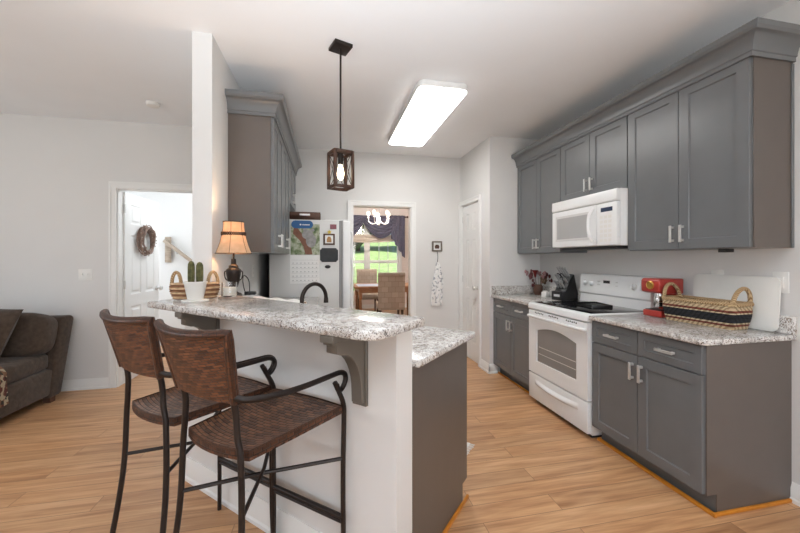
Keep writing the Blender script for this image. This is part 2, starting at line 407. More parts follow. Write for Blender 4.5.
M['lawn'] = leaf_mat('lawn_grass', srgb(150, 180, 112), srgb(182, 205, 142), 2)
M['bush'] = leaf_mat('bush_leaves', srgb(62, 104, 40), srgb(150, 190, 92), 7)
M['tree'] = leaf_mat('tree_leaves', srgb(22, 40, 24), srgb(70, 98, 56), 2)
M['bark'] = paint('tree_bark', srgb(80, 66, 54), .9, .3, 20, .4)
def cactus_mat():
    t = NT('green_cactus_skin'); nz = t.n('TexNoise'); nz.inputs['Scale'].default_value = 40; t.l(t.coord(), nz.inputs['Vector'])
    return t.set(t.ramp(nz.outputs[0], [(.35, srgb(72, 74, 44)), (.65, srgb(112, 106, 68))]), .7, 0, .3)
M['cactus'] = cactus_mat()

# ------------------------------------------------------------------ layout (metres; x right, y away along the cabinet run)
XF, XU, XW = 1.892, 2.20, 2.50          # base fronts, upper fronts, right wall
Y0, Y1, Y2, Y3 = 1.428, 2.200, 2.963, 3.740
ZC = 2.75; XL = -.71; YB = 4.655; YL = 4.13; XP = 1.85
T = .8074; BO = Vector((.258, 1.295)); DL = Vector((-math.sin(T), math.cos(T))); DP = Vector((math.cos(T), math.sin(T)))
BROT = T + PI / 2                        # bar frame: local x = along the bar to the left, local y = towards the stools
def B(l, d, z=0): p = BO + DL * l + DP * d; return (p.x, p.y, z)
def bar_thing(name, label, cat): return thing(name, label, cat, (BO.x, BO.y, 0), BROT)

# ------------------------------------------------------------------ structure
def wall(name, boxes, mat):
    m = MB()
    for b in boxes: m.box(*b)
    return struct(m.build(name, mat, smooth=False))
struct(MB().box(-4.6, 3.6, -3, 9.5, -.1, 0).build('floor', M['floor'], smooth=False))
struct(MB().box(-4.7, 3.7, -3.1, 9.6, ZC, ZC + .1).build('ceiling', M['ceil'], smooth=False))
wall('wall_right', [(XW, XW + .1, -3, YB, 0, ZC)], M['wall'])
DX0, DX1, DZ = .335, 1.135, 2.04          # dining doorway
wall('wall_back', [(XL, DX0, YB, YB + .12, 0, ZC), (DX1, 2.62, YB, YB + .12, 0, ZC), (DX0, DX1, YB, YB + .12, DZ, ZC)], M['wall'])
PY0, PY1 = 4.02, 4.60
wall('wall_pantry', [(XP, XP + .1, Y3, PY0, 0, ZC), (XP, XP + .1, PY1, YB, 0, ZC), (XP, XP + .1, PY0, PY1, 2.06, ZC), (XP + .1, XW, Y3, Y3 + .1, 0, ZC)], M['wall'])
wall('wall_left', [(-.825, XL, 2.40, YB + .12, 0, ZC)], M['wall'])
FX0, FX1, FZ = -2.125, -1.31, 2.06
wall('wall_far', [(-4.6, FX0, YL, YL + .1, 0, ZC), (FX1, -.825, YL, YL + .1, 0, ZC), (FX0, FX1, YL, YL + .1, FZ, ZC)], M['wall'])
# living room side wall and rear wall with window openings
def holed(name, axis, pos, th, a0, a1, holes, mat):
    bs = []; c = a0
    for h0, h1, z0, z1 in holes:
        for q in ((c, h0, 0, ZC), (h0, h1, 0, z0), (h0, h1, z1, ZC)): bs.append(q)
        c = h1
    bs.append((c, a1, 0, ZC))
    return wall(name, [((pos, pos + th) + b if axis == 'X' else b[:2] + (pos, pos + th) + b[2:]) for b in bs], mat)
holed('wall_living', 'X', -4.7, .1, -3, YL + .1, [(-.1, 2.5, .7, 2.2)], M['wall'])
holed('wall_rear', 'Y', -3.1, .1, -4.7, 2.6, [(-3.0, -.2, .6, 2.25), (.5, 2.1, .6, 2.25)], M['wall'])
holed('wall_foyer_side', 'X', -3.6, .1, YL + .1, 6.0, [(4.8, 5.8, .3, 2.2)], M['wall'])
wall('wall_foyer_back', [(-3.6, -.825, 6.0, 6.1, 0, ZC)], M['wall'])
wall('wall_foyer_right', [(-.93, -.825, YB + .12, 6.0, 0, ZC)], M['wall'])
WX0, WX1, WZ0, WZ1, YD = .20, 1.92, .44, 2.30, 9.30
holed('wall_dining', 'Y', YD, .12, -.825, 3.5, [(WX0, WX1, WZ0, WZ1)], M['dining'])
wall('wall_dining_right', [(3.4, 3.5, YB + .12, YD, 0, ZC)], M['dining'])
wall('wall_dining_left', [(-.825, -.725, YB + .12, YD, 0, ZC)], M['dining'])
# half wall under the bar
hw = MB().box(0, 1.535, -.12, 0, 0, 1.053)
struct(hw.build('wall_half', M['wall'], smooth=False, loc=(BO.x, BO.y, 0), rot=(0, 0, BROT)))

def window(name, axis, pos, a0, a1, z0, z1, mull, depth=.1, grid=(2, 2), out=1, casing=.08, inner=-1):
    # casing on the room side, sash frames, muntins and panes
    root = thing(name, None, None); struct(root)
    def bx(m, a, b, p, q, c, d):
        return m.box(p, q, a, b, c, d) if axis == 'X' else m.box(a, b, p, q, c, d)
    ins = pos if inner < 0 else pos + depth
    m = MB(); e = .018 * inner
    for a, b, c, d in ((a0 - casing, a0, z0 - casing, z1 + casing), (a1, a1 + casing, z0 - casing, z1 + casing), (a0, a1, z1, z1 + casing), (a0 - .03, a1 + .03, z0 - casing, z0)):
        bx(m, a, b, ins, ins + e, c, d)
    m.build('casing', M['white'], root, .003)
    f = MB(); g = MB(); n = len(mull) + 1; ed = [a0] + list(mull) + [a1]; mid = pos + depth * .5
    for i in range(n):
        l, r = ed[i] + (.04 if i else 0), ed[i + 1] - (.04 if i < n - 1 else 0)
        if i: bx(f, ed[i] - .04, ed[i] + .04, mid - .05, mid + .05, z0, z1)
        zm = (z0 + z1) / 2 - .12
        for (zz0, zz1, o) in ((z0, zm, -.012), (zm, z1, .012)):
            for a, b, c, d in ((l, l + .04, zz0, zz1), (r - .04, r, zz0, zz1), (l + .04, r - .04, zz0, zz0 + .04), (l + .04, r - .04, zz1 - .04, zz1)):
                bx(f, a, b, mid + o - .012, mid + o + .012, c, d)
            for k in range(1, grid[0]):
                x = l + .04 + (r - l - .08) * k / grid[0]; bx(f, x - .009, x + .009, mid + o - .008, mid + o + .008, zz0 + .04, zz1 - .04)
            for k in range(1, grid[1]):
                z = zz0 + (zz1 - zz0) * k / grid[1]; bx(f, l + .04, r - .04, mid + o - .0075, mid + o + .0075, z - .009, z + .009)
            bx(g, l + .03, r - .03, mid + o - .003, mid + o + .003, zz0 + .03, zz1 - .03)
    f.build('window_frame', M['white'], root); g.build('pane', M['pane'], root, smooth=False)
    return root
window('window_1', 'Y', YD, WX0, WX1, WZ0, WZ1, [1.06], .12, (3, 1))
window('window_2', 'X', -4.7, -.1, 2.5, .7, 2.2, [.77, 1.63], inner=1)
window('window_3', 'Y', -3.1, -3.0, -.2, .6, 2.25, [-2.07, -1.13], inner=1)
window('window_4', 'Y', -3.1, .5, 2.1, .6, 2.25, [1.3], inner=1)
window('window_5', 'X', -3.6, 4.8, 5.8, .3, 2.2, [5.3], inner=1)

# baseboards and casings
def profile_base(h=.105, t=.016): return [(0, 0), (t + .008, 0), (t + .008, .018), (t, .026), (t, h - .03), (t * .55, h - .012), (t * .45, h), (0, h)]
def baseboard(name, p, q, nx, ny, mat=None, h=.105):
    # run from p to q, profile pushed out along (nx,ny)
    m = MB(); pr = profile_base(h); n = len(pr)
    vs = [(p[0] + nx * a, p[1] + ny * a, b) for a, b in pr] + [(q[0] + nx * a, q[1] + ny * a, b) for a, b in pr]
    fs = [tuple(range(n)), tuple(range(2 * n - 1, n - 1, -1))] + [(i, (i + 1) % n, (i + 1) % n + n, i + n) for i in range(n)]
    m.add(vs, fs); return struct(m.build(name, mat or M['white'], ang=25))
CW = .058
baseboard('baseboard_far', (-4.6, YL), (FX0 - CW, YL), 0, -1)
baseboard('baseboard_right', (XW, -3), (XW, Y0 - .002), -1, 0)
baseboard('baseboard_pantry', (XP, Y3 - .016), (XP, PY0 - CW), -1, 0)
baseboard('baseboard_pantry_front', (XP - .016, Y3), (XF + .05, Y3), 0, -1)
baseboard('baseboard_back', (DX1 + CW, YB), (XP, YB), 0, -1)
b0, b1 = B(0, 0), B(1.5, 0); baseboard('baseboard_half', b0, b1, -DP.x, -DP.y, h=.13)
baseboard('baseboard_living', (-4.6, -3), (-4.6, YL), 1, 0)
baseboard('baseboard_rear', (-4.6, -3), (XW, -3), 0, 1)
baseboard('baseboard_dining', (-.72, YD), (3.4, YD), 0, -1)
baseboard('baseboard_foyer', (-3.5, 6.0), (-.93, 6.0), 0, -1)
def casing(name, axis, pos, sgn, a0, a1, z1, thick, w=CW):
    m = MB(); q = pos + sgn * .018
    def bx(a, b, p, r, c, d): m.box(p, r, a, b, c, d) if axis == 'X' else m.box(a, b, p, r, c, d)
    for a, b in ((a0 - w, a0), (a1, a1 + w)): bx(a, b, pos, q, 0, z1 + w)
    bx(a0, a1, pos, q, z1, z1 + w)
    for a, b in ((a0 - w - .006, a0 - w + .012), (a1 + w - .012, a1 + w + .006)): bx(a, b, pos, q + sgn * .006, 0, z1 + w + .006)
    bx(a0 - w + .012, a1 + w - .012, pos, q + sgn * .006, z1 + w - .012, z1 + w + .006)
    # jamb lining
    e = pos - sgn * thick
    for a, b in ((a0, a0 + .012), (a1 - .012, a1)): bx(a, b, pos, e, 0, z1)
    bx(a0 + .012, a1 - .012, pos, e, z1 - .012, z1)
    return struct(m.build(name, M['white'], smooth=False))
casing('trim_1', 'Y', YB, -1, DX0, DX1, DZ, .12)
casing('trim_2', 'X', XP, -1, PY0, PY1, 2.06, .1, .052)
casing('trim_3', 'Y', YL, -1, FX0, FX1, FZ, .1)

def six_panel(name, w, h, loc, rz, knob_side, group=None):
    # six panel leaf, local x along width, front towards -y, thickness .035
    root = thing(name, None, None, loc, rz); struct(root)
    m = MB(); t = .035; st = .115; ms = .1; rz_ = [(.22, .80), (.93, 1.58), (1.70, h - .115)]
    xs = [0, st, w / 2 - ms / 2, w / 2 + ms / 2, w - st, w]
    zs = [0]
    for a, b in rz_: zs += [a, b]
    zs.append(h)
    for side, y, s in ((0, 0, 1), (1, t, -1)):
        for i in range(5):
            for j in range(7):
                x0, x1, z0, z1 = xs[i], xs[i + 1], zs[j], zs[j + 1]
                if i in (1, 3) and j in (1, 3, 5):
                    def ring(o, yy): return [(x0 + o, y + s * yy, z0 + o), (x1 - o, y + s * yy, z0 + o), (x1 - o, y + s * yy, z1 - o), (x0 + o, y + s * yy, z1 - o)]
                    vs = ring(0, 0) + ring(.012, .009) + ring(.03, .009) + ring(.045, .002)
                    fs = []
                    for k in range(3):
                        for q in range(4): fs.append((k * 4 + q, k * 4 + (q + 1) % 4, k * 4 + 4 + (q + 1) % 4, k * 4 + 4 + q))
                    fs.append((12, 13, 14, 15)); m.add(vs, fs)
                else: m.add([(x0, y, z0), (x1, y, z0), (x1, y, z1), (x0, y, z1)], [(0, 1, 2, 3)])
    for q in ([(0, 0, 0), (0, t, 0), (0, t, h), (0, 0, h)], [(w, 0, 0), (w, t, 0), (w, t, h), (w, 0, h)], [(0, 0, h), (w, 0, h), (w, t, h), (0, t, h)], [(0, 0, 0), (w, 0, 0), (w, t, 0), (0, t, 0)]):
        m.add(q, [(0, 1, 2, 3)])
    m.build('door_leaf', M['white'], root, ang=20)
    kx = w - .065 if knob_side > 0 else .065
    for s, y in ((-1, 0), (1, t)):
        k = MB(); k.lathe([(.028, 0), (.028, .006), (.011, .01), (.011, .035), (.024, .042), (.029, .055), (.024, .066), (0, .07)], 16)
        k.build('door_knob', M['nickel'], root, loc=(kx, y, .955), rot=(R(90) * (1 if s < 0 else -1), 0, 0))
    hx = -.006 if knob_side > 0 else w - .006
    for z in (.2, 1.0, h - .22):
        MB().box(hx, hx + .012, -.006, .012, z, z + .09).build('hinge', M['nickel'], root, .002)
    return root
# pantry door (front faces -x) and open foyer door (seen face +x)
six_panel('door_1', PY1 - PY0 - .028, 2.04, (XP + .012, PY1 - .014, .006), R(-90), 1)
six_panel('door_2', .76, 2.03, (FX0 + .03, YL + .085, .006), R(90), 1)

# shoe moulding (honey coloured) along the toe kicks
struct(MB().prism([(0, 0), (.016, 0), (.013, .012), (0, .018)], 0, Y1 - Y0 + .02, 'Y').build('trim_4', M['shoe'], loc=(XF + .066, Y0 - .016, 0), rot=(0, 0, 0)))
bpy.data.objects['trim_4'].scale = (-1, 1, 1)
struct(MB().box(XF + .05, XW, Y0 - .014, Y0, 0, .018).build('trim_5', M['shoe'], bevel=.004))
struct(MB().box(XF + .052, XF + .066, Y2 + .003, Y3 - .002, 0, .018).build('trim_6', M['shoe'], bevel=.004))
struct(MB().box(-.014, 0, -.73, -.125, 0, .02).build('trim_7', M['shoe'], bevel=.004, loc=(BO.x, BO.y, 0), rot=(0, 0, BROT)))

# ------------------------------------------------------------------ cabinets
def pull(mb_parent, x, z, y, vertical=True, L=.108):
    m = MB(); h = L / 2; r = .0075
    if vertical:
        m.box(x - r, x + r, y - .032, y - .022, z - h, z + h)
        for s in (-1, 1): m.box(x - r * .9, x + r * .9, y - .023, y, z + s * (h - .012) - r, z + s * (h - .012) + r)
    else:
        m.box(x - h, x + h, y - .032, y - .022, z - r, z + r)
        for s in (-1, 1): m.box(x + s * (h - .012) - r, x + s * (h - .012) + r, y - .023, y, z - r * .9, z + r * .9)
    return m.build('handle', M['nickel'], mb_parent, .0012, 1)
def end_panel(t, x, y0, y1, z0, z1, toe=0):
    # side skin in the warm-lit copy of the gray, 6 mm, outside the box
    m = MB()
    if toe: m.prism([(y0, toe), (y0, z1), (y1, z1), (y1, 0), (.085, 0), (.085, toe)], min(x), max(x), 'X')
    else: m.box(min(x), max(x), y0, y1, z0, z1)
    return tag(m.build('end_panel', M['taupe'], t, .001, 1), 'gray end panel with warm light painted in')
def base_cabinet(name, label, loc, rz, w, depth=.605, drawers=2, group=None):
    # front of doors at local y=0, box behind
    t = thing(name, label, 'cabinet', loc, rz, group)
    m = MB(); m.prism([(.0205, .105), (.0205, .8835), (depth, .8835), (depth, 0), (.085, 0), (.085, .105)], 0, w, 'X')
    m.build('body', M['gray'], t, .0015, 1)
    g = .004; h2 = w / 2
    for i in range(2):
        x0 = i * h2 + (g if i == 0 else g / 2); x1 = (i + 1) * h2 - (g if i == 1 else g / 2)
        if drawers:
            d = MB().shaker(x0, x1, .728, .876, 0, .02, .042, .008).build('drawer', M['gray'], t, smooth=False)
            pull(d, (x0 + x1) / 2, .802, 0, False)
        z1 = .721 if drawers else .876
        d = MB().shaker(x0, x1, .112, z1, 0, .02, .06, .009).build('door', M['gray'], t, smooth=False)
        pull(d, x1 - .03 if i == 0 else x0 + .03, z1 - .1, 0, True)
    return t
G1 = 'gray base cabinets either side of the range'
t = base_cabinet('base_cabinet', 'gray shaker base cabinet under the basket, nearest on the right run', (XF, Y1, 0), R(-90), Y1 - Y0 - .006, group=G1)
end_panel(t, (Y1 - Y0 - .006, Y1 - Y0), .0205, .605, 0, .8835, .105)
base_cabinet('base_cabinet', 'gray shaker base cabinet beyond the range, beside the pantry wall', (XF, Y3 - .004, 0), R(-90), Y3 - Y2 - .008, group=G1)
def upper_cabinet(name, label, loc, rz, w, z0, z1, depth=.30, hz=None, group=None, side_lip=False, ends=None):
    t = thing(name, label, 'cabinet', loc, rz, group)
    m = MB().box(0, w, .0205, depth, z0, z1 + .02)
    m.build('body', M['gray'], t, .0015, 1)
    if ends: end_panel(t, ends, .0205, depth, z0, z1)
    if side_lip: MB().box(w + .005, w + .011, depth - .018, depth, z0, z1 - .02).build('scribe_strip', M['gray'], t, .0015, 1)
    g = .004; h2 = w / 2
    for i in range(2):
        x0 = i * h2 + (g if i == 0 else g / 2); x1 = (i + 1) * h2 - (g if i == 1 else g / 2)
        d = MB().shaker(x0, x1, z0 + .004, z1, 0, .02, .06, .009).build('door', M['gray'], t, smooth=False)
        pull(d, x1 - .03 if i == 0 else x0 + .03, z0 + .1, 0, True)
    return t
G2 = 'gray wall cabinets on the right run'; ZU, ZT = 1.387, 2.412
upper_cabinet('wall_cabinet', 'tall gray two-door wall cabinet nearest the viewer on the right', (XU, Y1, 0), R(-90), Y1 - Y0, ZU, ZT, XW - XU - .001, group=G2, side_lip=True, ends=(Y1 - Y0, Y1 - Y0 + .005))
upper_cabinet('wall_cabinet', 'short gray two-door wall cabinet directly above the white microwave', (XU, Y2, 0), R(-90), Y2 - Y1, 1.862, ZT, XW - XU - .001, group=G2)
upper_cabinet('wall_cabinet', 'tall gray two-door wall cabinet at the far end, beyond the microwave', (XU, Y3 - .003, 0), R(-90), Y3 - Y2 - .003, ZU, ZT, XW - XU - .001, group=G2)
def crown(name, label, pts, z0=2.40):
    # pts: list of (point, outward miter vector); profile (out, z)
    pr = [(0.0, 0), (.010, 0), (.010, .022), (.016, .026)] + [(.016 + .052 * (1 - math.cos(R(a))), .026 + .078 * math.sin(R(a))) for a in (15, 30, 45, 60, 75, 88)] + [(.072, .112), (.076, .118), (.076, .145), (0, .145)]
    m = MB(); n = len(pr); vs = []; fs = []
    for (p, mv) in pts:
        for o, z in pr: vs.append((p[0] + mv[0] * o, p[1] + mv[1] * o, z0 + z))
    for k in range(len(pts) - 1):
        for i in range(n): fs.append((k * n + i, k * n + (i + 1) % n, (k + 1) * n + (i + 1) % n, (k + 1) * n + i))
    fs.append(tuple(range(n))); fs.append(tuple(range(len(pts) * n - 1, (len(pts) - 1) * n - 1, -1)))
    m.add(vs, fs); o = m.build(name, M['gray'], ang=28); return tag(o, label, 'molding')
crown('crown_molding', 'gray crown molding along the top of the right wall cabinets', [((XW, Y0 - .007), (0, -1)), ((XU - .001, Y0 - .007), (-1, -1)), ((XU - .001, Y3 - .002), (-1, 0))], 2.40)

# left run of wall cabinets
LD = .32; LX = XL + LD
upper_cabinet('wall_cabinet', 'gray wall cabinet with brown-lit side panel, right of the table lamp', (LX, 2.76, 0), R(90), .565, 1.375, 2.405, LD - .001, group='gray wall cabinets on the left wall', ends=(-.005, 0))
upper_cabinet('wall_cabinet', 'gray wall cabinet on the left wall between the lamp side and the refrigerator', (LX, 3.328, 0), R(90), .565, 1.375, 2.405, LD - .001, group='gray wall cabinets on the left wall')
upper_cabinet('wall_cabinet', 'short gray wall cabinet hung over the top of the refrigerator', (LX, 3.896, 0), R(90), .74, 1.93, 2.405, LD - .001, group='gray wall cabinets on the left wall')
crown('crown_molding', 'gray crown molding on the left wall cabinets above the table lamp', [((XL, 2.753), (0, -1)), ((LX + .001, 2.753), (1, -1)), ((LX + .001, 4.64), (1, 0))], 2.392)

# peninsula cabinet (fronts face the kitchen, plain end panel faces the viewer)
t = base_cabinet('peninsula_cabinet', 'gray peninsula base cabinet with plain end panel beside the half wall', B(.006, .755), BROT, .9, .633)
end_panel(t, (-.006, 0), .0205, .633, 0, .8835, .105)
base_cabinet('base_cabinet', 'gray base cabinet on the left wall under the counter by the refrigerator', (XL + .612, 3.02, 0), R(90), .86, .607)
# ------------------------------------------------------------------ counters
def slab(name, label, poly, z0, z1, round_idx=(), r=.05, bevel=.006, mat='granite'):
    pts = []
    n = len(poly)
    for i, p in enumerate(poly):
        if i in round_idx:
            a = Vector(poly[i - 1][:2]) - Vector(p[:2]); b = Vector(poly[(i + 1) % n][:2]) - Vector(p[:2]); P = Vector(p[:2])
            rr = round_idx[i] if isinstance(round_idx, dict) else r
            a.normalize(); b.normalize(); A = P + a * rr; Bq = P + b * rr
            for k in range(9):
                t = k / 8; q = A * (1 - t) ** 2 + P * 2 * t * (1 - t) + Bq * t * t; pts.append((q.x, q.y))
        else: pts.append((p[0], p[1]))
    m = MB().prism(pts, z0, z1)
    o = m.build(name, M[mat], bevel=bevel, seg=2, ang=50)
    return tag(o, label, 'countertop')
bar_poly = [B(-.045, -.205)[:2], B(1.535, -.205)[:2], B(1.555, .033)[:2], (-.827, 2.398), (-.708, 2.398), (-.708, 2.595), B(-.045, .158)[:2]]
slab('bar_counter', 'raised speckled granite bar top holding the cactus and lamp', bar_poly, 1.0535, 1.087, {0: .09, 1: .02, 6: .02})
P3l = (.258 + .697 * .79 + .08) / .717
low_poly = [B(-.032, .1215)[:2], B(-.032, .79)[:2], B(P3l, .79)[:2], (-.08, 3.89), (XL + .001, 3.89), (XL + .001, 2.62), B(1.52, .1215)[:2]]
slab('peninsula_counter', 'lower speckled granite counter behind the raised bar, with the faucet', low_poly, .884, .914, {1: .02})
def run_counter(label, ya, yb, xf, rnd):
    t = thing('run_counter', label, 'countertop', (0, 0, 0))
    o = slab('counter_slab', None, [(xf, ya), (xf, yb), (XW - .001, yb), (XW - .001, ya)], .884, .914, rnd)
    for k in ('label', 'category'):
        if k in o: del o[k]
    o.parent = t
    s = MB().box(XW - .02, XW - .001, ya, yb, .9141, 1.012); s.build('backsplash', M['granite'], t, .003)
    return t
run_counter('granite counter under the basket and red coffee maker', Y0 - .022, Y1 - .002, XF - .028, {0: .05})
t = run_counter('granite counter section in the corner with the knife block', Y2 + .006, Y3 - .001, XF - .028, {})
MB().box(XF - .02, XW - .021, Y3 - .02, Y3 - .001, .9141, 1.012).build('backsplash', M['granite'], t, .003)

# corbels under the bar
def corbel(label, l):
    t = bar_thing('corbel', label, 'corbel'); tag(t, group='gray scrolled brackets under the bar')
    t.location = B(l, 0)
    prof = [(0, .755), (.032, .755), (.034, .80)]
    prof += [(.034 + .118 * (1 - math.cos(R(a))), .80 + .175 * math.sin(R(a))) for a in (10, 20, 30, 40, 50, 60, 70, 80, 90)]
    prof += [(.175, .985), (.175, 1.012), (.192, 1.017), (.192, 1.05), (0, 1.05)]
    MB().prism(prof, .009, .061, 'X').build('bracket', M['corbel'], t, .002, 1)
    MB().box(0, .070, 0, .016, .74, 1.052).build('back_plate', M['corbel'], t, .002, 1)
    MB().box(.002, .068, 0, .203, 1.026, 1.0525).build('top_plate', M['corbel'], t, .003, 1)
    return t
corbel('gray scrolled corbel under the bar beside the near stool arm', .132)
corbel('gray scrolled corbel under the left end of the bar below the cactus', 1.16)

# ------------------------------------------------------------------ range
rg = thing('range', 'white electric range with black glass cooktop between the gray cabinets', 'range', (XF - .03, Y2 - .003, 0), R(-90))
w = Y2 - Y1 - .006
MB().box(0, w, .04, .635, .03, .895).build('body', M['appl'], rg, .004)
MB().box(.03, w - .03, .06, .6, 0, .03).build('plinth', M['black'], rg)
m = MB().prism([(-.008, .872), (.0, .862), (.62, .862), (.62, .921), (.012, .921), (-.004, .912)], -.001, w + .001, 'X'); m.build('cooktop_rim', M['appl'], rg, .004)
MB().box(.02, w - .02, .045, .545, .9205, .926).build('glass_cooktop', M['blackg'], rg, .002)
od = MB(); A = .009
# oven door: frame with arched window opening
dz0, dz1 = .285, .855
def ovenframe():
    m = MB(); wx0, wx1, wz0, wz1 = .12, w - .12, .40, .70
    inner = [(wx0, wz0), (wx1, wz0), (wx1, wz1 - .02)] + [(wx1 + (wx0 - wx1) * i / 12, wz1 - .02 + .045 * math.sin(PI * i / 12)) for i in range(1, 12)] + [(wx0, wz1 - .02)]
    n = len(inner)
    cx, cz = (wx0 + wx1) / 2, (wz0 + wz1) / 2
    outer = []
    for x, z in inner:
        dx, dz = x - cx, z - cz
        tx = (w - cx - .003) / abs(dx) if abs(dx) > 1e-6 else 1e9; tz = ((dz1 - cz) if dz > 0 else (cz - dz0)) / abs(dz) if abs(dz) > 1e-6 else 1e9
        k = min(tx, tz); outer.append((cx + dx * k, cz + dz * k))
    cor = [(.003, dz0), (w - .003, dz0), (w - .003, dz1), (.003, dz1)]
    outer[0] = cor[0]; outer[1] = cor[1]; outer[2] = cor[2]; outer[-1] = cor[3]
    for i in range(3, n - 1): outer[i] = (cor[2][0] + (cor[3][0] - cor[2][0]) * (i - 2) / (n - 3), dz1)
    for y, s in ((0, 1),):
        vs = [(x, y, z) for x, z in outer] + [(x, y, z) for x, z in inner] + [(x, y + .014, z) for x, z in inner] + [(x, .04, z) for x, z in outer]
        fs = []
        for i in range(n):
            j = (i + 1) % n
            fs += [(i, j, n + j, n + i), (n + i, n + j, 2 * n + j, 2 * n + i), (i, 3 * n + i, 3 * n + j, j)]
        fs.append(tuple(range(3 * n, 4 * n)))
        m.add(vs, fs)
    return m, inner
m, inner = ovenframe()
door = m.build('oven_door', M['appl'], rg, ang=30)
g = MB(); g.add([(x, .013, z) for x, z in inner], [tuple(range(len(inner)))])
g2 = MB().prism(inner, .0125, .0138, 'Y'); g2.build('oven_window', paint('smoky_oven_glass', srgb(140, 138, 136), .08, .04, 4), door, smooth=False)
rk = MB()
for z in (.47, .53): rk.box(.14, w - .14, .0115, .0124, z, z + .006)
rk.build('oven_rack', M['nickel'], door)
h = MB().tube(smoothpath([(.03, -.002, .80), (.06, -.03, .806), (w / 2, -.042, .81), (w - .06, -.03, .806), (w - .03, -.002, .80)], 8), [.011] + [.014] * 31 + [.011], 10); h.build('handle', M['appl'], door)
vt = MB()
for x in (.10, .30, .52):
    vt = MB()
    for k in range(6): vt.box(x + k * .022, x + k * .022 + .013, -.0006, .002, .833 - .003 * (k % 2), .845 - .003 * (k % 2))
    vt.build('vent_slot', M['black'], door, smooth=False)
dr = MB().prism([(.0, .045), (.0, .272), (.04, .272), (.04, .045)], .003, w - .003, 'X').build('storage_drawer', M['appl'], rg, .004)
dh = MB(); dh.grid(lambda u, v: (.10 + (w - .2) * u, -.001 - .022 * math.sin(PI * v) * (math.sin(PI * u) ** .4 if 0 < u < 1 else 0), .165 + .05 * v + .018 * (1 - math.sin(PI * u))), 20, 6, th=.004)
dh.build('handle', M['appl'], dr)
bgp = [(.545, .9212), (.56, 1.0), (.548, 1.01), (.562, 1.178), (.575, 1.188), (.634, 1.188), (.634, .9212)]
bk = MB().prism(bgp, .0, w, 'X').build('control_panel', M['appl'], rg, .006)
def on_panel(z): return .548 + (z - 1.01) / (1.178 - 1.01) * .014
for x in (.07, .15, w - .15, w - .07):
    k = MB().lathe([(.024, 0), (.024, .006), (.019, .01), (.017, .026), (0, .027)], 18); k.box(-.004, .004, -.019, .019, .02, .031)
    k.build('control_knob', M['appl'], bk, .001, 1, loc=(x, on_panel(1.10) - .0005, 1.10), rot=(R(85), 0, 0))
    rgm = MB().lathe([(.029, 0), (.029, .0025), (.0, .0026)], 18); rgm.build('knob_ring', M['nickel'], bk, loc=(x, on_panel(1.10), 1.10), rot=(R(85), 0, 0))
MB().box(.29, .36, on_panel(1.125) - .003, on_panel(1.125) + .01, 1.11, 1.135).build('clock_display', M['black'], bk)
kp = MB()
for i in range(5):
    for j in range(2): kp.box(.22 + i * .012 + (.17 if i > 2 else 0), .228 + i * .012 + (.17 if i > 2 else 0), on_panel(1.11) - .0025, on_panel(1.11) + .008, 1.09 + j * .03, 1.098 + j * .03)
kp.build('button_row', paint('pale_gray_buttons', srgb(200, 200, 198), .5), bk)
# black tray on the cooktop
tr = thing('griddle_tray', 'small black rectangular tray lying on the black glass cooktop', 'tray', (2.20, 2.53, .9262), R(-12))
MB().box(-.085, .085, -.12, .12, 0, .006).build('tray_base', M['black'], tr, .002)
m = MB()
for a in ((-.085, .085, -.12, -.113), (-.085, .085, .113, .12), (-.085, -.078, -.113, .113), (.078, .085, -.113, .113)): m.box(a[0], a[1], a[2], a[3], .005, .026)
m.build('rim', M['black'], tr, .002)
m = MB()
for i in range(7): m.box(-.07 + i * .0215, -.062 + i * .0215, -.108, .108, .006, .016)
m.build('ridge', paint('worn_gray_metal', srgb(96, 98, 96), .5, .1, 30, metal=.5), tr)

# ------------------------------------------------------------------ microwave
mw = thing('microwave', 'white over-the-range microwave below the short wall cabinet', 'microwave', (2.11, Y2 - .002, 1.43), R(-90))
w = Y2 - Y1 - .004
MB().box(0, w, .035, .388, 0, .428).build('case', M['appl'], mw, .004)
MB().box(.06, w - .05, .06, .34, -.022, -.0005).build('vent_hood_filter', M['black'], mw, .004)
MB().prism([(.004, .335), (-.004, .345), (.0, .425), (.036, .425), (.036, .335)], 0, w, 'X').build('vent_grille', M['appl'], mw, .003)
dw = .555
d = MB().box(.002, dw, -.0, .034, .004, .330).build('door', M['appl'], mw, .005)
f = MB().box(.055, dw - .075, -.0012, .002, .055, .285).build('window_border', paint('pale_window_border', srgb(206, 206, 205), .3), d)
MB().box(.075, dw - .095, -.0022, 0, .075, .265).build('door_window', paint('pale_mirror_glass', srgb(172, 174, 175), .04, .02, 3, spec=1.0), d)
MB().tube(smoothpath([(dw - .03, 0, .03), (dw - .035, -.035, .09), (dw - .035, -.045, .17), (dw - .035, -.035, .25), (dw - .03, 0, .31)], 6), [.009] + [.012] * 23 + [.009], 10).build('handle', M['appl'], d)
cp = MB().box(dw + .003, w - .002, 0, .034, .004, .330).build('control_panel', M['appl'], mw, .004)
MB().box(dw + .05, w - .04, -.0015, .002, .262, .295).build('display', paint('dark_blue_display', srgb(44, 58, 84), .2), cp)
k = MB()
for i in range(3):
    for j in range(6): k.box(dw + .04 + i * .042, dw + .07 + i * .042, -.001, .001, .03 + j * .036, .052 + j * .036)
k.build('keypad', paint('off_white_keys', srgb(228, 227, 223), .5), cp)

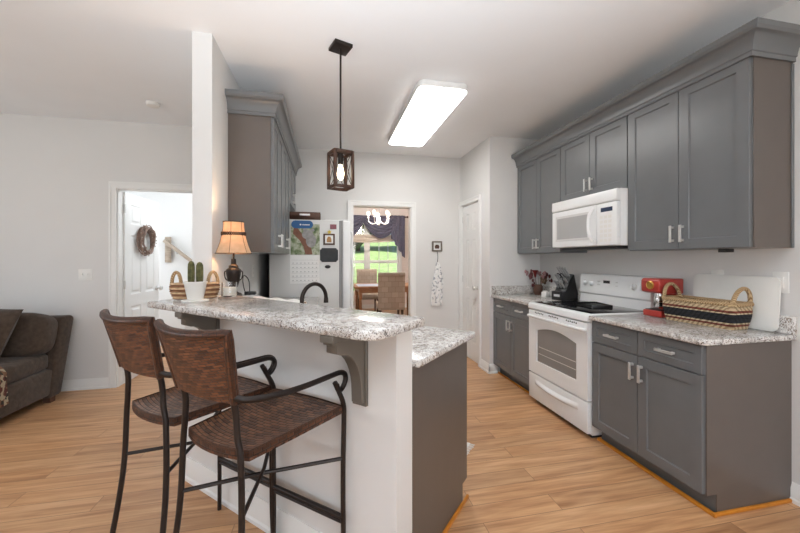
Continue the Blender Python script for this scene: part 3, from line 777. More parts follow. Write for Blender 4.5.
# ------------------------------------------------------------------ refrigerator (side faces the viewer, doors face right)
fr = thing('refrigerator', 'white refrigerator with calendar and magnets on its side', 'refrigerator', (.135, 3.92, 0), R(90))
FH = 1.755
MB().box(0, .70, .002, .735, .03, FH).build('cabinet_body', paint('off_white_enamel', srgb(214, 214, 212), .35, .01, 3), fr, .008)
MB().box(.02, .68, .03, .62, 0, .03).build('base_grille', M['black'], fr)
MB().box(.05, .65, .7355, .747, .1, FH - .05).build('rear_coil', M['black'], fr)
MB().box(.008, .692, -.034, .002, .06, FH - .006).build('door_gasket', paint('gray_gasket', srgb(150, 150, 150), .6), fr)
for y0, y1, nm, hx in ((.0, .30, 'freezer_door', .275), (.304, .70, 'fresh_food_door', .33)):
    d = MB().box(y0, y1, -.125, -.034, .05, FH - .002).build(nm, M['appl'], fr, .018, 3)
    MB().tube(smoothpath([(hx, -.12, .62), (hx, -.165, .66), (hx, -.15, .9), (hx, -.17, 1.15), (hx, -.15, 1.38), (hx, -.165, 1.62), (hx, -.12, 1.66)], 5), .012, 10).build('handle', M['appl'], d)
MB().box(.02, .09, -.11, -.02, FH - .006, FH + .012).build('hinge_cover', M['appl'], fr, .003)
YF = 3.92
def flat(name, label, cat, x0, x1, z0, z1, mat, th=.004, bevel=.001, group=None):
    o = MB().box(x0, x1, YF - th, YF - .0005, z0, z1).build(name, mat, bevel=bevel, seg=1); return tag(o, label, cat, group)
# wall calendar : picture page, blue header and date page
cal = thing('wall_calendar', 'wall calendar with animal picture above a white date page, on the refrigerator side', 'calendar', (-.228, YF - .0005, 1.06))
def picmat():
    t = NT('leafy_photo_print'); co = t.coord(); nz = t.n('TexNoise'); nz.inputs['Scale'].default_value = 16; nz.inputs['Detail'].default_value = 4; t.l(co, nz.inputs['Vector'])
    return t.set(t.ramp(nz.outputs[0], [(.3, srgb(66, 96, 58)), (.45, srgb(120, 134, 96)), (.6, srgb(186, 190, 168)), (.72, srgb(98, 108, 86))]), .4, 0, .4)
MB().box(-.153, .152, -.003, 0, .312, .645).build('picture_page', picmat(), cal)
m = MB(); m.prism([(-.12, .60), (-.08, .60), (.06, .40), (.075, .315), (.0, .315), (-.02, .40), (-.06, .47), (-.13, .54)], -.0042, -.003, 'Y'); m.build('printed_branch', paint('brown_print', srgb(126, 82, 60), .5, .2, 30), cal)
m = MB()
for (x, z, a, b) in ((.025, .53, .062, .05), (.06, .465, .055, .075), (-.005, .585, .022, .018), (.075, .58, .022, .018)):
    m.prism([(x + a * math.cos(2 * PI * k / 16), z + b * math.sin(2 * PI * k / 16)) for k in range(16)], -.0048 - random.random() * .0004, -.0043, 'Y')
m.build('printed_animal', paint('gray_print', srgb(150, 148, 146), .5, .2, 30), cal)
hp = [(x, z) for x, z in arc(-.105, .64, .042, 90, 270, 8)] + [(x, z) for x, z in arc(.04, .64, .042, -90, 90, 8)]
hd = MB().prism(hp, -.007, -.0049, 'Y').build('blue_header', paint('blue_print', srgb(28, 92, 150), .4), cal)
m = MB(); m.prism([(-.05 + .013 * math.cos(R(90 + 36 * k)) * (1 if k % 2 == 0 else .45), .638 + .013 * math.sin(R(90 + 36 * k)) * (1 if k % 2 == 0 else .45)) for k in range(10)], -.0078, -.007, 'Y')
for i in range(6): m.box(-.03 + i * .013, -.021 + i * .013, -.0078, -.007, .631, .643)
m.build('header_mark', M['card'], hd, smooth=False)
pg = MB().box(-.16, .15, -.003, 0, 0, .308).build('date_page', M['card'], cal)
m = MB()
for i in range(7):
    for j in range(5): m.box(-.135 + i * .041, -.122 + i * .041, -.0037, -.003, .03 + j * .047, .036 + j * .047)
for j in range(6): m.box(-.145, .138, -.0035, -.003, .018 + j * .047, .0195 + j * .047)
m.build('date_marks', paint('gray_ink', srgb(150, 150, 152), .7), pg, smooth=False)
cb = []
x0, x1, z0, z1 = -.073, .122, 1.292, 1.446; q = .018
for cx, cz, a0 in ((x0, z0, 90), (x1, z0, 180), (x1, z1, 270), (x0, z1, 0)): cb += [(cx + q * math.cos(R(a0 - k * 18)), cz + q * math.sin(R(a0 - k * 18))) for k in range(6)]
tag(MB().prism(cb, YF - .006, YF - .0005, 'Y').build('chalkboard_magnet', M['slate'], bevel=.001, seg=1), 'charcoal chalkboard magnet with notched corners below the framed photo magnet', 'magnet')
fm = thing('photo_magnet', 'small dark framed photo magnet held above the chalkboard magnet', 'magnet', (.025, YF - .0005, 1.48))
MB().box(-.062, .062, -.005, 0, 0, .124).build('frame', M['dkwood'], fm, .001, 1)
MB().box(-.044, .044, -.0062, -.005, .018, .106).build('mat_board', M['card'], fm)
MB().prism([(-.026, .03), (.026, .03), (.024, .065), (.012, .092), (-.012, .092), (-.024, .065)], -.0072, -.0062, 'Y').build('photo', paint('amber_photo', srgb(176, 132, 84), .5, .3, 40), fm)
st = MB(); st.prism([(.0 + .026 * math.cos(R(90 + 36 * k)) * (1 if k % 2 == 0 else .5), 1.622 + .026 * math.sin(R(90 + 36 * k)) * (1 if k % 2 == 0 else .5)) for k in range(10)], YF - .012, YF - .0005, 'Y')
tag(st.build('star_magnet', paint('yellow_plastic', srgb(226, 196, 66), .4), bevel=.001, seg=1, loc=(.028, 0, 0)), 'little yellow star magnet just above the framed photo magnet', 'magnet')
flat('picture_magnet', 'little maroon rectangular magnet at the upper right of the refrigerator side', 'magnet', .035, .105, 1.655, 1.708, paint('maroon_print', srgb(140, 84, 92), .5, .3, 60))
tag(MB().ball((0, 0, 0), .032, sy=.25, sz=.6).build('oval_magnet', M['black'], loc=(.01, YF - .0085, 1.24)), 'dark oval magnet below the chalkboard magnet', 'magnet')
# wooden tray on top of the fridge
tb = thing('wooden_tray', 'brown wooden tray lying on top of the refrigerator', 'tray', (-.24, 4.06, FH + .0005))
m = MB(); m.box(-.17, .17, -.12, .12, 0, .012)
for a in ((-.17, .17, -.12, -.106), (-.17, .17, .106, .12), (-.17, -.156, -.106, .106), (.156, .17, -.106, .106)): m.box(*a, .012, .085)
m.build('tray_box', M['dkwood'], tb, .002)
MB().box(-.05, .06, -.1225, -.12, .045, .065).build('metal_label_plate', M['chrome'], tb)
pp = thing('paper_stack', 'thin stack of papers on the refrigerator beside the wooden tray', 'papers', (.05, 4.2, FH + .0005), R(8))
for k in range(4): MB().box(-.1 + .004 * k, .1 + .003 * k, -.14, .14, k * .0055, k * .0055 + .005).build('sheet', M['card'], pp)

# ------------------------------------------------------------------ bar stools
def make_stool(label):
    t = thing('bar_stool', label, 'stool', (0, 0, 0)); tag(t, group='brown wicker bar stools at the raised bar')
    # seat : trapezoid with bowed rear edge, dished
    def seat(u, v):
        a = 2 * u - 1; hwid = .158 + (.198 - .158) * v; x = a * hwid
        yr = -.195 - .028 * (1 - a * a); yf = .205 + .012 * (1 - a * a); y = yr + (yf - yr) * v
        e = 1 - abs(2 * v - 1) ** 3; c = 1 - abs(a) ** 3
        return (x, y, .729 - .016 * c * e)
    MB().grid(seat, 22, 22, (18, 26), th=.028).build('seat', M['wicker_seat'], t, ang=50)
    # wrapped border strip around the seat
    loop = [seat(i / 16, 0) for i in range(17)] + [seat(1, i / 12) for i in range(1, 13)] + [seat(1 - i / 16, 1) for i in range(1, 17)] + [seat(0, 1 - i / 12) for i in range(1, 12)]
    n = len(loop); m = MB(); vs = []; uv = []; fs = []
    for i in range(n + 1):
        x, y, z = loop[i % n]; r = Vector((x, y)); o = r.normalized() * .006
        for j, (oo, dz) in enumerate(((-.012, .004), (.8, .003), (1, -.004), (1, -.028), (-.6, -.032))): vs.append((x + o.x * oo, y + o.y * oo, .729 + dz)); uv.append((j * 1.6, i * 2.2))
    for i in range(n):
        for j in range(4): a = i * 5 + j; fs.append((a, a + 5, a + 6, a + 1))
    m.add(vs, fs, uv); m.build('seat_border', M['wicker_edge'], t, weld=False, ang=50)
    # back : flared, curved panel
    def back(u, v):
        a = 2 * u - 1; hwid = .146 + .036 * v ** 1.2
        return (a * hwid, -.262 - .072 * v + .032 * abs(a) ** 2.2 * (.5 + .7 * v), .892 + (.212 + .010 * a * a) * v)
    b = MB().grid(lambda u, v: back(1 - u, v), 22, 18, (18, 27), th=-.02); b.build('backrest', M['wicker'], t, ang=60)
    rim = [back(0, i / 10) for i in range(11)] + [back(i / 16, 1) for i in range(1, 17)] + [back(1, 1 - i / 10) for i in range(1, 11)]
    rim = [Vector(p) + Vector((0, .01, 0)) for p in rim]
    m = MB(); m.tube(rim, [.0145] * len(rim), 10)
    nn = 10
    for i in range(len(rim)):
        for k in range(nn): m.uv[i * nn + k] = (k * .8, i * 2.2)
    m.build('backrest_border', M['wicker_edge'], t)
    r = .0102
    def leg(pts, rr=r): return MB().tube(smoothpath(pts, 5), rr, 10).build('leg', M['iron'], t)
    for s in (-1, 1):
        leg([(s * .132, -.262, 1.02), (s * .132, -.228, .87), (s * .138, -.224, .78), (s * .152, -.222, .70), (s * .164, -.230, .45), (s * .184, -.270, .15), (s * .195, -.31, .0)])
        leg([(s * .206, .155, .842), (s * .206, .166, .822), (s * .205, .185, .79), (s * .203, .212, .735), (s * .202, .216, .66), (s * .201, .212, .45), (s * .202, .214, .15), (s * .208, .217, 0)])
        arm = smoothpath([(s * .148, -.244, .915), (s * .178, -.22, .902), (s * .202, -.13, .89), (s * .206, .0, .880), (s * .206, .12, .876), (s * .206, .185, .873), (s * .206, .215, .860), (s * .206, .222, .838), (s * .206, .21, .815), (s * .206, .19, .802), (s * .206, .172, .812), (s * .206, .166, .83)], 5)
        MB().tube(arm, .0105, 10).build('arm', M['iron'], t)
        # cross brace from each rear leg to the opposite front leg
        MB().tube([(s * .162, -.23, .53 + .008 * s), (0, -.01, .525 + .008 * s), (-s * .201, .21, .525 + .008 * s)], .0075, 8).build('cross_brace', M['iron'], t)
    MB().tube([(-.201, .213, .275), (.201, .213, .275)], .0105, 10).build('footrest', M['iron'], t)
    MB().tube([(-.201, .214, .255), (.201, .214, .255)], .0085, 10).build('footrest', M['iron'], t)
    return t
s1 = make_stool('brown wicker bar stool in front, nearer of the two, on the right'); s1.location = B(.425, -.256); s1.rotation_euler = (0, 0, BROT + PI + R(3))
dup(s1, B(.862, -.262), BROT + PI + R(2), 'brown wicker bar stool behind and left of the nearer stool')

# ------------------------------------------------------------------ pendant, ceiling light, detector
pl = thing('pendant_light', 'square wooden lantern pendant hanging from the ceiling over the bar', 'pendant lamp', (.090, 2.36, 0), R(20))
MB().box(-.062, .062, -.062, .062, ZC - .022, ZC).build('canopy', M['bronze'], pl, .003)
MB().tube([(0, 0, 2.04), (0, 0, ZC - .02)], .0065, 10).build('rod', M['bronze'], pl)
m = MB(); a = .07; b = .018; z0, z1 = 1.795, 2.04
for sx in (-1, 1):
    for sy in (-1, 1): m.box(sx * a, sx * (a - b), sy * a, sy * (a - b), z0, z1)
for z in (z0, z1 - b):
    for s in (-1, 1):
        m.box(-a + b, a - b, s * a, s * (a - b), z, z + b); m.box(s * a, s * (a - b), -a + b, a - b, z, z + b)
m.box(-a + b, a - b, -.012, .012, z1 - .01, z1)
m.build('lantern_frame', M['barnwood'], pl, .0015, 1)
for s, ax in ((-1, 0), (1, 0), (-1, 1), (1, 1)):
    m = MB(); i = a - b
    for q in (-1, 1):
        p0, p1 = (-i, z0 + b), (i, z1 - b)
        pts = [(q * p0[0], s * (a - .009), p0[1]), (0, s * (a - .012), (z0 + z1) / 2), (q * p1[0], s * (a - .009), p1[1])]
        if ax: pts = [(y, x, z) for x, y, z in pts]
        m.tube(pts, .0022, 6)
    m.build('wire_cross', M['bronze'], pl)
MB().tube([(0, 0, 1.955), (0, 0, 2.03)], .017, 12).build('socket', M['bronze'], pl)
MB().lathe([(0, 0), (.012, .006), (.022, .03), (.024, .05), (.016, .085), (.011, .11)], 14).build('bulb', M['bulb'], pl, loc=(0, 0, 1.85))
cl = thing('ceiling_light', 'large rectangular white flush light glowing on the kitchen ceiling', 'ceiling light', (.925, 3.38, 0))
cw, cl_ = .212, .725
def panel_ring(w_, l_, rr):
    po = []
    for cx, cy, a0 in ((w_ - rr, -l_ + rr, -90), (w_ - rr, l_ - rr, 0), (-w_ + rr, l_ - rr, 90), (-w_ + rr, -l_ + rr, 180)): po += arc(cx, cy, rr, a0, a0 + 90, 6)
    return po
MB().prism(panel_ring(cw, cl_, .06), ZC - .05, ZC).build('housing', M['white'], cl, .004)
MB().prism(panel_ring(cw - .006, cl_ - .006, .055), ZC - .058, ZC - .0502).build('diffuser', M['panel'], cl)
sd = thing('smoke_detector', 'round white smoke detector on the living room ceiling', 'smoke detector', (-1.553, 3.576, ZC))
MB().lathe([(0, -.036), (.036, -.036), (.05, -.03), (.055, -.012), (.055, 0)], 24).build('housing', M['plastic'], sd)
MB().lathe([(.0, -.039), (.012, -.038), (.013, -.036)], 12).build('test_button', M['plastic'], sd, loc=(.02, 0, 0))

# ------------------------------------------------------------------ plates, switches
def wall_plate(name, label, cat, loc, rz, kind, n=1, h=.117):
    t = thing(name, label, cat, loc, rz); wd = .072 + .046 * (n - 1)
    MB().box(-wd / 2, wd / 2, -.006, 0, -h / 2, h / 2).build('cover_plate', M['plastic'], t, .002)
    for i in range(n):
        x = (i - (n - 1) / 2) * .046
        if kind == 'switch': MB().box(x - .005, x + .005, -.016, -.006, -.004, .014).build('toggle', M['plastic'], t, .001)
        elif kind == 'rocker': MB().box(x - .016, x + .016, -.010, -.006, -.033, .033).build('rocker', M['plastic'], t, .001)
        else:
            for z in (-.022, .022):
                o = MB().box(x - .016, x + .016, -.0085, -.006, z - .014, z + .014).build('socket', M['plastic'], t, .003)
                m = MB(); m.box(x - .007, x - .005, -.009, -.008, z - .004, z + .006); m.box(x + .005, x + .007, -.009, -.008, z - .004, z + .006); m.build('slot', M['black'], o)
    return t
wall_plate('light_switch', 'white double light switch plate on the far wall above the sofa arm', 'switch', (-2.405, YL - .0005, 1.165), 0, 'switch', 2)
wall_plate('outlet', 'white outlet plate on the right wall beside the cutting board edge', 'outlet', (XW - .0005, 1.475, 1.195), R(-90), 'rocker', 1)
wall_plate('outlet', 'white outlet plate showing just above the top of the cutting board', 'outlet', (XW - .0005, 1.80, 1.195), R(-90), 'outlet', 1, .125)
wall_plate('outlet', 'white outlet on the left wall behind the lamp with a plug in it', 'outlet', (XL + .0005, 3.62, 1.21), R(90), 'outlet')
wall_plate('outlet', 'white switch plate on the left wall just right of the lamp base', 'switch', (XL + .0005, 3.15, 1.20), R(90), 'switch')
uc = thing('under_cabinet_outlet', 'small dark fitting fixed under the nearest tall wall cabinet', 'fitting', (2.30, 1.615, ZU), R(-90))
MB().box(-.026, .026, -.02, .03, -.022, -.0005).build('housing', M['black'], uc, .003); MB().box(-.016, .016, -.0215, -.0195, -.018, -.006).build('face', M['slate'], uc)

# ------------------------------------------------------------------ right counter objects
ZCT = .9145
cb = thing('cutting_board', 'large white cutting board leaning on the wall behind the basket', 'cutting board', (2.478, 1.70, ZCT), 0)
poly = []
for cx, cz, a0 in ((.235 - .035, .035, -90), (.235 - .035, .31 - .035, 0), (-.235 + .035, .31 - .035, 90), (-.235 + .035, .035, 180)): poly += arc(cx, cz, .035, a0, a0 + 90, 6)
o = MB().prism(poly, -.006, .006, 'X').build('board', paint('white_board', srgb(228, 227, 222), .4), cb, .003); o.rotation_euler = (0, R(0), 0)
cb.rotation_euler = (0, R(4.2), 0); cb.location = (2.4615, 1.70, ZCT + .0006)
# banded basket
bs = thing('woven_basket', 'oblong straw basket with black band and two loop handles on the right counter', 'basket', (2.350, 1.772, ZCT), R(3))
def rr_ring(hx, hy, r, n=6):
    p = []
    for cx, cy, a0 in ((hx - r, -hy + r, -90), (hx - r, hy - r, 0), (-hx + r, hy - r, 90), (-hx + r, -hy + r, 180)): p += arc(cx, cy, r, a0, a0 + 90, n)
    return p
def ringloft(levels, n=6, inner=.010):
    m = MB(); rings = []
    for hx, hy, r, z in levels: rings.append([(x, y, z) for x, y in rr_ring(hx, hy, r, n)])
    for hx, hy, r, z in reversed(levels): rings.append([(x, y, max(z, .012)) for x, y in rr_ring(hx - inner, hy - inner, max(r - inner, .004), n)])
    k = len(rings[0]); vs = [p for r in rings for p in r]; fs = []
    for i in range(len(rings) - 1):
        for j in range(k): fs.append((i * k + j, i * k + (j + 1) % k, (i + 1) * k + (j + 1) % k, (i + 1) * k + j))
    fs.append(tuple(range(k - 1, -1, -1))); fs.append(tuple(range((len(rings) - 1) * k, len(rings) * k)))
    return m.add(vs, fs)
lv = [(.078 + .012 * math.sin(i / 8 * 2.2), .195 + .018 * math.sin(i / 8 * 2.2), .03, .15 * i / 8) for i in range(9)]
ringloft(lv).build('basket_body', M['bandbasket'], bs)
rim = [(x, y, .148 + .004 * math.sin(i * 2.1)) for i, (x, y) in enumerate(rr_ring(.087, .21, .034, 8))]
MB().tube(rim, .0125, 8, closed=True).build('rim', M['straw'], bs)
for s in (-1, 1):
    MB().tube([(.070 * math.cos(R(a)), s * (.198 + .012 * math.sin(R(a))), .148 + .092 * math.sin(R(a))) for a in range(0, 181, 12)], .0115, 9).build('handle', M['straw'], bs)
# red coffee maker
cm = thing('coffee_maker', 'red retro coffee maker with brass dial between range and basket', 'coffee maker', (2.374, 2.072, ZCT), R(-90))
MB().box(-.072, .072, -.095, .10, 0, .045).build('base', M['red'], cm, .008)
MB().box(-.06, .06, -.085, .02, .045, .050).build('drip_grate', M['black'], cm, .001)
MB().box(-.06, .06, .03, .10, .045, .175).build('column', M['red'], cm, .006)
m = MB().prism([(-.105, .175), (-.112, .19), (-.112, .255), (-.10, .272), (.10, .272), (.10, .165), (-.07, .165)], -.072, .072, 'X'); m.build('head', M['red'], cm, .008)
MB().lathe([(.03, 0), (.03, .006), (.024, .01), (.022, .007), (0, .007)], 22).build('gauge', M['gold'], cm, loc=(.005, -.1115, .225), rot=(R(90), 0, 0))
MB().lathe([(.0, 0), (.026, 0), (.030, .02), (.030, .07), (.024, .09), (.024, .1)], 18).build('brew_group', M['chrome'], cm, loc=(0, -.035, .066))
# knife block
kb = thing('knife_block', 'black slanted knife block full of steel-handled knives beside the range', 'knife block', (2.343, 3.10, ZCT), R(-90 + 12))
MB().prism([(-.085, 0), (.10, 0), (.10, .05), (.06, .215), (.035, .222), (-.045, .075), (-.085, .075)], -.055, .055, 'X').build('block', M['black'], kb, .003)
MB().box(-.03, .03, -.0862, -.085, .03, .05).build('label_plate', paint('pale_label', srgb(200, 200, 200), .5), kb)
kd = Vector((0, -.62, .78)).normalized(); up = Vector((0, .075, .15)).normalized()
kx = 0
for i, (x, s, L) in enumerate([(-.036, .85, .10), (-.012, .85, .105), (.012, .85, .10), (.036, .85, .095), (-.036, .5, .09), (-.012, .5, .09), (.036, .5, .09), (-.03, .2, .08), (.0, .2, .08), (.03, .2, .08)]):
    p = Vector((x, -.045 + .08 * s, .075 + .147 * s))
    m = MB(); m.tube([p - kd * .012, p + kd * .01, p + kd * L * .5, p + kd * L], [.006, .0085, .0075, .0095], 8)
    k = thing('kitchen_knife', ['kitchen knife in the top row of the black knife block', 'kitchen knife in the middle row of the black knife block', 'steak knife in the lowest row of the black knife block'][(i > 3) + (i > 6)], 'knife')
    k['group'] = ['knives in the top row of the knife block', 'knives in the middle row of the knife block', 'knives in the lowest row of the knife block'][(i > 3) + (i > 6)]
    k.scale = (1.18,) * 3; k.location = kb.location; k.rotation_euler = kb.rotation_euler
    m.build('knife_handle', paint('satin_steel', srgb(186, 186, 186), .4, .05, 20, metal=.5), k)
    MB().box(-.004, .004, -.006, .006, -.004, .004).build('bolster', M['black'], k, loc=p + kd * .0)
# scissors in block
sc = thing('scissors', 'black-handled scissors standing in the knife block', 'scissors', kb.location[:], 0); sc.rotation_euler = kb.rotation_euler; sc.scale = (1.18,) * 3; kb.scale = (1.18,) * 3
p = Vector((.012, -.045 + .08 * .5, .075 + .147 * .5))
for s in (-1, 1):
    c = p + kd * .075 + Vector((s * .017, 0, 0))
    MB().tube([c + Vector((1, 0, 0)) * .015 * math.cos(a) + kd * .024 * math.sin(a) for a in [2 * PI * q / 14 for q in range(14)]], .0045, 7, closed=True).build('finger_ring', M['black'], sc)
    MB().tube([p - kd * .01 + Vector((s * .003, 0, 0)), p + kd * .052 + Vector((s * .01, 0, 0))], .0045, 7).build('shank', M['chrome'], sc)
# vase with dried flowers
vs_ = thing('flower_vase', 'dark wicker vase of dried burgundy flowers in the counter corner', 'vase', (2.385, 3.60, ZCT))
MB().lathe([(.038, 0), (.05, .02), (.054, .06), (.048, .10), (.042, .115), (.036, .115), (.04, .09), (.04, .02), (0, .015)], 20).build('vase_body', M['dkwood'], vs_)
fm1 = paint('burgundy_dried_petals', srgb(92, 46, 48), .9, .35, 60); fm2 = paint('dusty_pink_petals', srgb(160, 122, 122), .9, .2, 60); fm3 = paint('dry_brown_leaf', srgb(104, 84, 64), .9, .3, 60)
for i in range(16):
    a = random.uniform(0, 2 * PI); sp = random.uniform(.03, .14); hh = random.uniform(.15, .27)
    tip = Vector((min(math.cos(a) * sp, .085), min(math.sin(a) * sp, .11), hh))
    stm = MB().tube(smoothpath([(math.cos(a) * .012, math.sin(a) * .012, .02), (tip.x * .5, tip.y * .5, hh * .6), tip], 3), .0018, 5).build('stem', fm3, vs_)
    m = MB(); mt = [fm1, fm2, fm3][i % 3]
    for k in range(5):
        q = Vector((random.uniform(-.014, .014), random.uniform(-.014, .014), random.uniform(-.05, .012)))
        m.ball(tip + q, random.uniform(.008, .016), 7, 5, sz=1.5)
    m.build('bloom', mt, stm)
MB().lathe([(.0, -.06), (.008, -.05), (.02, .0), (.034, .03), (.03, .032), (.0, .0)], 14).build('red_funnel_bloom', paint('deep_red_petal', srgb(118, 36, 34), .7), vs_, loc=(-.02, .03, .25))
MB().tube([(-.005, .008, .05), (-.02, .03, .20)], .003, 6).build('stem', fm3, vs_)
for (x, y, lab) in ((2.31, 3.36, 'small white square ceramic jar on the corner counter, nearer of two'), (2.44, 3.42, 'small clear-topped jar on the corner counter, between white jar and wall')):
    j = thing('small_jar', lab, 'jar', (x, y, ZCT), R(20))
    MB().prism(rr_ring(.03, .03, .008, 3), 0, .055).build('jar_body', M['ceramic'] if x < 2.4 else paint('frosted_glass', srgb(206, 208, 206), .25), j, .002)
    MB().lathe([(.026, 0), (.026, .012), (.0, .016)], 16).build('lid', M['nickel'] if x > 2.4 else M['ceramic'], j, loc=(0, 0, .055))

# ------------------------------------------------------------------ bar objects
ZB = 1.0875
def bar_loc(l, d): p = B(l, d, ZB); return p
# table lamp
lx, ly = -.585, 2.405
lp = thing('table_lamp', 'bronze urn table lamp with lit tan bell shade on the bar', 'table lamp', (lx, ly, ZB))
MB().lathe([(.05, 0), (.052, .008), (.046, .018), (.03, .024), (.018, .034), (.016, .05), (.026, .062), (.036, .10), (.043, .145), (.046, .165), (.042, .172), (.03, .182), (.028, .195), (.016, .205), (.014, .24), (.0, .24)], 26).build('urn_base', M['bronze'], lp)
for s in (-1, 1):
    MB().tube(smoothpath([(s * .034, 0, .10), (s * .047, 0, .112), (s * .053, 0, .135), (s * .053, 0, .155), (s * .044, 0, .163)], 4), .0035, 7).build('urn_handle', M['bronze'], lp)
MB().tube([(0, 0, .23), (0, 0, .38)], .006, 8).build('stem', M['bronze'], lp)
m = MB(); prof = []
for k in range(13):
    t_ = k / 12; prof.append((.060 + .046 * (1 - t_) ** 1.9, .272 + .205 * t_))
ribs = lambda a, z: 1 + .012 * abs(math.cos(3 * a))
m.lathe(prof + [(r - .003, z) for r, z in reversed(prof)] + [prof[0]], 36, wob=ribs)
# open shell: remove caps
m.f = [f for f in m.f if len(f) == 4]
sh = m.build('lamp_shade', M['lampshade'], lp)
tm = paint('dark_braid_trim', srgb(52, 32, 24), .8, .2, 60)
for nm, z in (('top_trim', .475), ('bottom_trim', .274)):
    r = .060 + .046 * (1 - (z - .272) / .205) ** 1.9 if z > .272 else .106
    MB().tube([((r + .001) * math.cos(2 * PI * k / 36), (r + .001) * math.sin(2 * PI * k / 36), z) for k in range(36)], .0028, 6, closed=True).build(nm, tm, sh)
zt = .272 + .205 * .62; rt = .060 + .046 * (.38) ** 1.9 + .003
for ph in (0, PI):
    MB().tube([(rt * math.cos(2 * PI * k / 72), rt * math.sin(2 * PI * k / 72), zt + .0095 * math.sin(18 * 2 * PI * k / 72 + ph)) for k in range(72)], .0034, 6, closed=True).build('braid_trim', tm, sh)
for k in range(6):
    a = PI / 6 + k * PI / 3
    MB().tube([((prof[i][0] * 1.006 + .001) * math.cos(a), (prof[i][0] * 1.006 + .001) * math.sin(a), prof[i][1]) for i in range(13)], .0012, 5).build('seam', tm, sh)
MB().ball((0, 0, .36), .024, 12, 8, sz=1.3).build('bulb', emit('warm_lamp_bulb', (1, .6, .28, 1), 24), lp)
light('table_lamp_glow', 'POINT', (lx, ly, ZB + .40), (0, 0, 0), 6.5, (1, .68, .42), radius=.03)
cord = smoothpath([(.045, .01, .006), (.075, .03, .005), (.085, .055, .03), (.078, .06, .10), (.05, .05, .13), (.04, .075, .08), (.055, .095, .0045), (.10, .06, .0045), (.12, .05, .0045)], 5)
MB().tube(cord, .0032, 6).build('cord', M['black'], lp)
MB().box(.05, .12, .06, .10, .0005, .022).build('cord_dimmer', M['black'], lp, .005)
# candle on a stone coaster
cx, cy = -.572, 2.285
co_ = tag(MB().lathe([(.068, 0), (.070, .004), (.068, .010), (0, .010)], 28).build('coaster', paint('taupe_stone', srgb(150, 132, 120), .6, .15, 40), loc=(cx, cy, ZB)), 'round taupe coaster under the candle jar on the bar', 'coaster')
cj = thing('candle_jar', 'white candle in a clear glass jar on the round coaster', 'candle', (cx - .006, cy - .004, ZB + .0105))
MB().lathe([(.0, 0), (.041, 0), (.043, .006), (.043, .088), (.040, .088), (.040, .008), (.0, .006)], 26).build('glass_jar', M['glass'], cj)
MB().lathe([(.0, .0085), (.0385, .0085), (.0385, .058), (.0, .056)], 24).build('wax', paint('cream_wax', srgb(247, 242, 230), .5), cj)
MB().tube([(0, 0, .056), (.001, 0, .066)], .0012, 5).build('wick', M['black'], cj)
# cactus pot
cp_ = thing('cactus_pot', 'white pot with two ribbed green cacti on the bar end', 'potted cactus', (-.742, 2.222, ZB))
MB().lathe([(.0, 0), (.068, 0), (.070, .006), (.068, .008), (0, .008)], 28).build('saucer', M['ceramic'], cp_)
MB().lathe([(.037, .0085), (.040, .012), (.056, .098), (.061, .104), (.061, .112), (.056, .112), (.053, .098), (.0, .096)], 28).build('pot', M['ceramic'], cp_)
MB().lathe([(.0, .0975), (.052, .0975), (.045, .104), (0, .106)], 20).build('soil', M['soil'], cp_)
for x, y, h, r in ((-.020, -.005, .128, .0165), (.020, .006, .122, .0175)):
    m = MB(); pr = [(r * .85, 0), (r, .03), (r, h * .7), (r * .92, h * .85), (r * .6, h * .96), (.0005, h)]
    m.lathe(pr, 60, wob=lambda a, z: 1 + .09 * math.cos(12 * a)); m.build('cactus', M['cactus'], cp_, loc=(x, y, .10))
# coiled basket behind cactus
bk_ = thing('round_basket', 'coiled straw basket with two ear handles behind the cactus pot', 'basket', (-.775, 2.305, ZB), R(12))
lvz = 7; m = MB(); pr = [(0, 0)]
for i in range(lvz):
    for k in range(5):
        a = -80 + 40 * k; pr.append((.072 + .012 * math.sin(i / lvz * 2.5) + .006 * math.cos(R(a)), .009 + i * .0135 + .0065 * math.sin(R(a))))
pr += [(.07, .098), (.066, .02), (0, .016)]
cp_.location = (-.728, 2.168, ZB)
m.lathe(pr, 32, sx=1.5, sy=.80); m.build('basket_body', M['straw2'], bk_)
for s in (-1, 1):
    MB().tube([(s * (.095 - .026 * math.cos(R(a))), -.018 * math.cos(R(a)) - .01, .085 + .075 * math.sin(R(a))) for a in range(0, 181, 15)], .0095, 8).build('handle', M['straw'], bk_)
# faucet on the lower counter
fc = thing('faucet', 'oil-rubbed bronze gooseneck faucet standing behind the bar', 'faucet', B(.77, .235, .9145), T)
MB().lathe([(.028, 0), (.028, .008), (.018, .02), (.016, .06), (.0, .06)], 20).build('base', M['bronze'], fc)
pts = [(0, 0, .05), (0, 0, .16)] + [(.095 - .095 * math.cos(R(a)), 0, .178 + .09 * math.sin(R(a))) for a in range(10, 171, 12)] + [(.19, 0, .175)]
MB().tube(pts, .0115, 12).build('spout', M['bronze'], fc)
MB().tube([(.19, 0, .18), (.19, 0, .15)], [.0125, .0145], 12).build('spray_head', M['bronze'], fc)
MB().tube([(0, -.016, .04), (0, -.06, .07)], [.008, .006], 8).build('lever', M['bronze'], fc)
# tray board with folded towel on the left counter
wb = tag(MB().prism(rr_ring(.23, .10, .02, 4), 0, .02).build('wooden_board', M['tan'], bevel=.003, loc=(-.33, 2.86, .9145), rot=(0, 0, R(-10))), 'tan wooden board on the left counter under the white towel', 'board')
def towel(u, v):
    a = 2 * u - 1; return (.20 * a, .085 * math.sin((v - .5) * PI) , .0 + .075 * math.cos((v - .5) * PI) ** .6 * (1 - .25 * a) + .006 * math.sin(9 * a + 4 * v))
m = MB().grid(towel, 20, 14, th=.006)
tw = m.build('dish_towel', M['linen'], loc=(-.37, 2.862, .9422), rot=(0, 0, R(-10))); tag(tw, 'white dish towel folded on the board behind the bar', 'towel')

